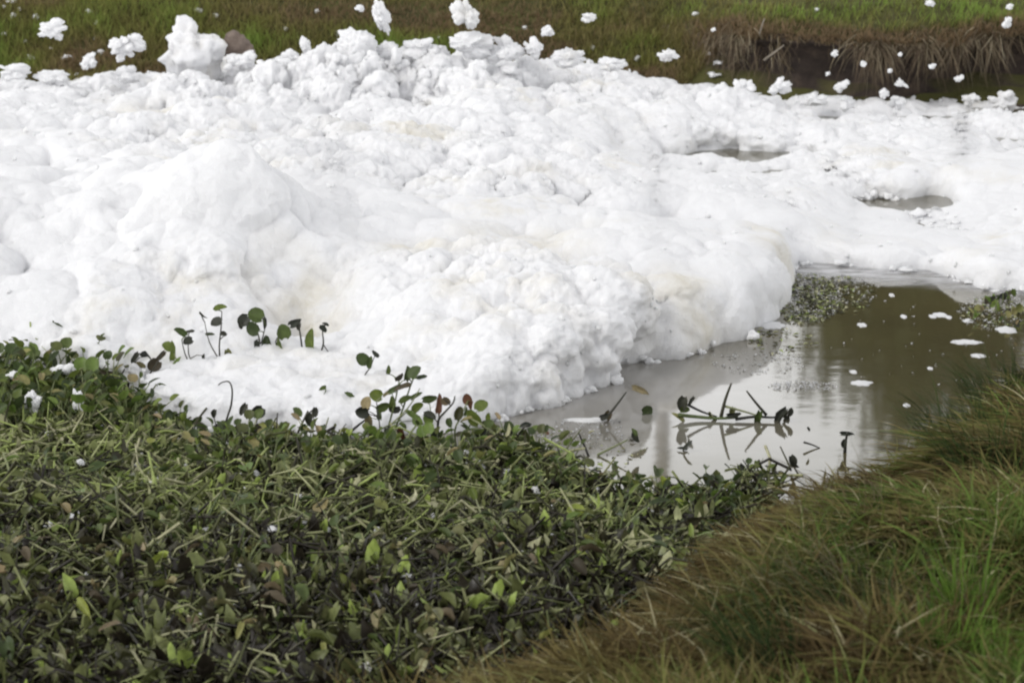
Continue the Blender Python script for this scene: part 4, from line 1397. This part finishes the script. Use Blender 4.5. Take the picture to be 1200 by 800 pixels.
for x_, y_, w_ in ((1178, 372, 13), (1160, 352, 12), (1192, 362, 12), (1150, 362, 12), (1184, 345, 10), (1168, 360, 10), (1196, 380, 14), (1140, 368, 8), (1205, 352, 12), (1174, 350, 9)):
    r_ = random.Random(x_)
    o = edge_plant((x_, y_ + 6), [(x_ + r_.uniform(-5, 5), y_ + r_.uniform(-5, 3), r_.uniform(5, 9), r_.choice('gmdbl'), r_.choice((0, 1, 2, 3))) for _ in range(5)],
                   [([(x_, y_ + 7), (x_ + r_.uniform(-2, 2), y_), (x_ + r_.uniform(-4, 4), y_ - 6)], 1.5, 'g')],
                   'small water weed sprig at the far right end of the pool', 'water weed sprigs at the pool end', zb=0.01, name='water_weed', jit=0.06)
    o['category'] = 'water weed'

FW = 'flat foam patches afloat on the pool'


def floe(px, py, w, h, label):
    seed_[0] += 1
    p = at(px, py, 0.0)
    dist = p.y * CP + CAM_H * SP
    W = w * dist / FPX
    Dp = h * dist / FPX / math.sin(PITCH)
    V, F = ICO[4]
    a = np.arctan2(V[:, 1], V[:, 0])
    rr_ = 0.55 + 0.9 * fbm(np.stack([np.cos(a), np.sin(a), a * 0], -1) + seed_[0], 0.5, seed_[0], 3)
    V = V * np.stack([rr_, rr_, np.ones(len(V))], -1)
    V[:, 2] *= 0.6 + 0.8 * vnoise(V, 0.25, seed_[0])
    V[:, :2] /= (V[:, :2].max(0) - V[:, :2].min(0))
    o = link('foam_floe', mesh_np('foam_floe', V * (W, Dp, 0.007), F, [FOAM]), None, p)
    return tag(o, label, 'foam patch', FW)


for x_, y_, w_, h_, lb in ((1010, 449, 28, 6, 'lens-shaped foam patch alone in the middle of the brown water'), (1132, 401, 40, 6, 'longest thin foam streak near the right bank'),
                           (1102, 369, 18, 6, 'bright oval foam patch below the far foam edge'), (1180, 387, 26, 9, 'foam patch touching the right bank grass'),
                           (1146, 417, 18, 5, 'small foam patch nearest the right bank crest'), (1135, 376, 13, 5, 'little foam patch between the oval patch and the weeds'),
                           (1010, 381, 12, 5, 'little foam patch on the speckled water right of the foam cape'), (1000, 436, 9, 4, 'tiny foam dot above the lens-shaped patch'),
                           (905, 381, 34, 9, 'foam tongue at the tip of the foam cape'), (1093, 371, 9, 4, 'tiny foam dot left of the bright oval patch'),
                           (1059, 371, 8, 5, 'tiny round foam dot under the dark water patch'), (1112, 372, 8, 4, 'tiny foam dot right of the bright oval patch'),
                           (690, 492, 60, 5, 'long foam streak lying along the foot of the foam front'), (1045, 346, 7, 4, 'tiny foam dot on dark water close to the far foam edge'),
                           (1090, 432, 7, 3, 'tiny foam dot in brown water toward the bank'), (1062, 475, 9, 4, 'tiny foam dot nearest the bank at the water corner')):
    floe(x_, y_, w_, h_, lb)

# specks: leaf bits and froth; beside the cape they imitate mirrored leaves and sky
def specks(name, mat, n, spots_, smin, smax, zz):
    LV, LF = leaf_arrays(1, 0.9, 0.3, 0.2, 0.2, 71, 2, 3)
    Vs, Fs, Rs = [], [], []
    off = 0
    for (ux, vy, ru, rv, cnt) in spots_:
        for _ in range(cnt):
            a, q = random.uniform(0, 6.28), math.sqrt(random.random())
            p = at(ux + ru * q * math.cos(a), vy + rv * q * math.sin(a), zz)
            s_ = random.uniform(smin, smax)
            M_ = Matrix.Rotation(random.uniform(0, 6.28), 3, 'Z') @ Matrix.Rotation(random.uniform(-0.1, 0.15), 3, 'X') @ Matrix.Diagonal((random.uniform(0.4, 1.6), 1, 1))
            Vs.append((np.array(M_) @ (LV * s_).T).T + np.array(p))
            Fs.append(LF + off)
            Rs.append(np.full(len(LV), random.random()))
            off += len(LV)
    return tag(link(name, mesh_np(name, np.concatenate(Vs), np.concatenate(Fs), [mat], {'rnd': np.concatenate(Rs)})), kind='stuff')


specks('leaf_bits_and_reflections', LITTER, 0, [(945, 350, 38, 30, 500), (985, 345, 40, 22, 160), (915, 400, 40, 18, 60), (1165, 365, 40, 18, 120), (700, 520, 60, 30, 40)], 0.010, 0.032, 0.007)
specks('froth_and_reflections', FOAM, 0, [(948, 348, 40, 28, 700), (985, 340, 45, 18, 240), (1080, 400, 110, 60, 45), (1165, 365, 45, 22, 300), (890, 425, 55, 14, 130), (940, 452, 40, 6, 160), (680, 505, 55, 14, 120)], 0.004, 0.018, 0.004)

sx, sy, su, sv = scatter_mat(300, 0, 900, 430, 830)
LV, LF = ICO[2]
jit = RNG.uniform(0.5, 1.4, (len(sx), len(LV), 1))
fl = np.stack([sx, sy, mat_z(sx, sy) * 0.7 + 0.06], -1)[:, None, :] + LV[None] * jit * RNG.uniform(0.5, 1.5, (len(sx), 1, 3)) * (0.004 + 0.011 * RNG.random((len(sx), 1, 1)) ** 2)
tag(link('foam_flecks', mesh_np('foam_flecks', fl.reshape(-1, 3), (LF[None] + (np.arange(len(sx)) * len(LV))[:, None, None]).reshape(-1, 3), [FOAM])), kind='stuff')

# thin film of froth along the far foam edge of the pool
m_, t_, p_, o_ = new_mat('froth_film')
p_.inputs['Base Color'].default_value = (0.62, 0.62, 0.64, 1)
p_.inputs['Roughness'].default_value = 0.35
g_ = t_.nodes.new('ShaderNodeNewGeometry')
mp_ = t_.nodes.new('ShaderNodeMapping')
mp_.inputs['Scale'].default_value = (1, 3, 1)
t_.links.new(g_.outputs['Position'], mp_.inputs['Vector'])
at_ = t_.nodes.new('ShaderNodeAttribute')
at_.attribute_name = 'cover'
al_ = mixc(t_, 1.0, ramp(t_, [(0.0, (0, 0, 0)), (1.0, (1, 1, 1))], at_.outputs['Fac']), ramp(t_, [(0.38, (0.25, 0.25, 0.25)), (0.62, (0.95, 0.95, 0.95))], noise(t_, 4, 5, 0.6, mp_.outputs[0])), 'MULTIPLY')
t_.links.new(al_, p_.inputs['Alpha'])
fu, fv = np.meshgrid(np.linspace(905, 1230, 60), np.linspace(0, 1, 14))
y0_ = np.interp(fu, [905, 960, 1060, 1140, 1200, 1230], [296, 298, 304, 318, 330, 336])
y1_ = np.interp(fu, [905, 960, 1060, 1140, 1200, 1230], [330, 333, 338, 344, 352, 356])
fp = np.array([at(a_, b_, 0.002) for a_, b_ in zip(fu.ravel(), (y0_ + (y1_ - y0_) * fv).ravel())])
cov = np.clip((1 - fv) / 0.45, 0, 1) * np.clip((fu - 905) / 25, 0, 1)
tag(link('froth_film', mesh_np('froth_film', fp, grid_faces(14, 60)[:, ::-1], [m_], {'cover': cov.ravel()})), kind='stuff')

# ------------------------------------------------------------------ far bank: rock and stick
pr_ = at_y(279, 57, 19.0)
V, F = ICO[4]
nn = V.copy()
r_ = 0.75 + 0.9 * (fbm(nn + 9, 0.7, 55, 3) - 0.5) - 0.22 * worley(nn, 0.6, 56) + 0.12 * (fbm(nn, 0.15, 57) - 0.5)
V = nn * r_[:, None] * (0.20, 0.17, 0.19)
ROCK = soil_material('rock', [(0.3, (0.15, 0.115, 0.095)), (0.7, (0.29, 0.235, 0.20))], 14, 0.02)
tag(link('rock', mesh_np('rock', V, F, [ROCK]), None, pr_, (0, R(25), 0.4)), 'brown rock showing beside the biggest foam boulder', 'rock')
for j_, (pts, wv, lb) in enumerate((([(895, 71), (907, 62), (919, 53)], 0.022, 'thin pale stick leaning against the earth bank'), ([(890, 40), (894, 27), (896, 22)], 0.014, 'short dry twig upright at the lip of the earth bank'))):
    q = [at_y(x_, y_, 19.35) for x_, y_ in pts]
    o = link('stick', tube_mesh([p_ - q[0] for p_ in q], [wv * 0.5, wv * 0.45, wv * 0.3], plain_material('dry_wood', (0.22, 0.19, 0.15))), None, q[0])
    tag(o, lb, 'stick')

# ------------------------------------------------------------------ beyond the far bank, seen in the pool's reflection: pole and trees
pb = at_y(778, 400, 34.0)
pole = tag(link('utility_pole', tube_mesh([(0, 0, -1), (0, 0, 4), (0, 0, 13.5)], [0.13, 0.12, 0.09], plain_material('concrete', (0.30, 0.28, 0.26)), 10), None, (pb.x, 34.0, 1.3)),
           'grey concrete pole beyond the far bank, mirrored in the pool', 'utility pole')
TREE_LEAF = leaf_material('tree_leaf', [(0, (0.035, 0.05, 0.016)), (0.5, (0.055, 0.072, 0.022)), (1, (0.085, 0.10, 0.03))], 'attr', trans=0.2)
BARK = plain_material('bark', (0.11, 0.085, 0.06), nscale=8)


def make_tree(h, wd, seed, label):
    r = np.random.default_rng(seed)
    root = link('tree', None)
    tag(root, label, 'tree', 'trees beyond the far bank')
    tp = [(0, 0, -0.5), (0.1, 0, h * 0.2), (0.0, 0.1, h * 0.45), (0.1, 0, h * 0.8)]
    V, F = tube(tp, [0.28, 0.22, 0.16, 0.05], 8)
    V = [v[:] for v in V]
    for k_ in range(7):
        a = k_ * 2.4
        z0 = h * (0.2 + 0.08 * k_)
        V2, F2 = tube([(0.05, 0, z0), (math.cos(a) * wd * 0.25, math.sin(a) * wd * 0.25, z0 + h * 0.12), (math.cos(a) * wd * 0.42, math.sin(a) * wd * 0.42, z0 + h * 0.2)], [0.1, 0.07, 0.03], 5)
        F += [tuple(i + len(V) for i in f_) for f_ in F2]
        V += [v[:] for v in V2]
    me = bpy.data.meshes.new('trunk')
    me.from_pydata(V, [], [tuple(dict.fromkeys(f_)) for f_ in F])
    me.materials.append(BARK)
    link('trunk', me, root)
    nclump = 70
    cz = r.uniform(0.12, 1.0, nclump)
    prof = np.sin(np.pi * np.clip(cz * 0.95, 0, 1) ** 0.8) ** 0.5
    ca, cr = r.uniform(0, 6.28, nclump), np.sqrt(r.random(nclump)) * prof * wd * 0.5
    cc = np.stack([cr * np.cos(ca), cr * np.sin(ca), cz * h], -1)
    m_ = 110
    pts = (cc[:, None, :] + r.normal(0, 1, (nclump, m_, 3)) * (0.42, 0.42, 0.34)).reshape(-1, 3)
    n_ = len(pts)
    a1 = r.normal(0, 1, (n_, 3)); a1 /= np.linalg.norm(a1, axis=1, keepdims=True)
    a2 = np.cross(a1, r.normal(0, 1, (n_, 3))); a2 /= np.linalg.norm(a2, axis=1, keepdims=True)
    s_ = r.uniform(0.09, 0.2, n_)[:, None]
    V = np.stack([pts - a1 * s_, pts + a2 * s_ * 0.5, pts + a1 * s_, pts - a2 * s_ * 0.5], 1).reshape(-1, 3)
    F = np.arange(n_ * 4).reshape(-1, 4)
    link('crown', mesh_np('crown', V, F, [TREE_LEAF], {'rnd': np.repeat(r.random(n_), 4)}), root)
    return root


tlab = {0: 'low bushy tree beyond the far bank, mirrored at the left edge of the brown water', 1: 'tall tree beyond the far bank, mirrored in the brown water'}
t0 = make_tree(4.2, 3.0, 1, tlab[0])
t1 = make_tree(13.0, 7.0, 2, tlab[1])
q = at_y(1060, 400, 31.0)
t0.location = (q.x, 31.0, 1.3)
for i, (u_, y_) in enumerate(((1300, 33), (1500, 31.5), (1660, 33.5), (1158, 36))):
    o = t1 if i == 0 else copy_plant(t1)
    q = at_y(u_, 400, y_)
    o.location = (q.x, y_, 1.3)
    o.rotation_euler.z = i * 1.7
    o.scale = (1, 1, 1 - 0.05 * i) if i < 3 else (0.62, 0.62, 0.95)
    o['label'] = ['broad tall tree right of the slim one beyond the far bank', 'second tall tree along the far bank, out beyond the right edge', 'farthest right tall tree beyond the far bank', 'slim tall tree between the bushy tree and the broad ones beyond the far bank'][i]
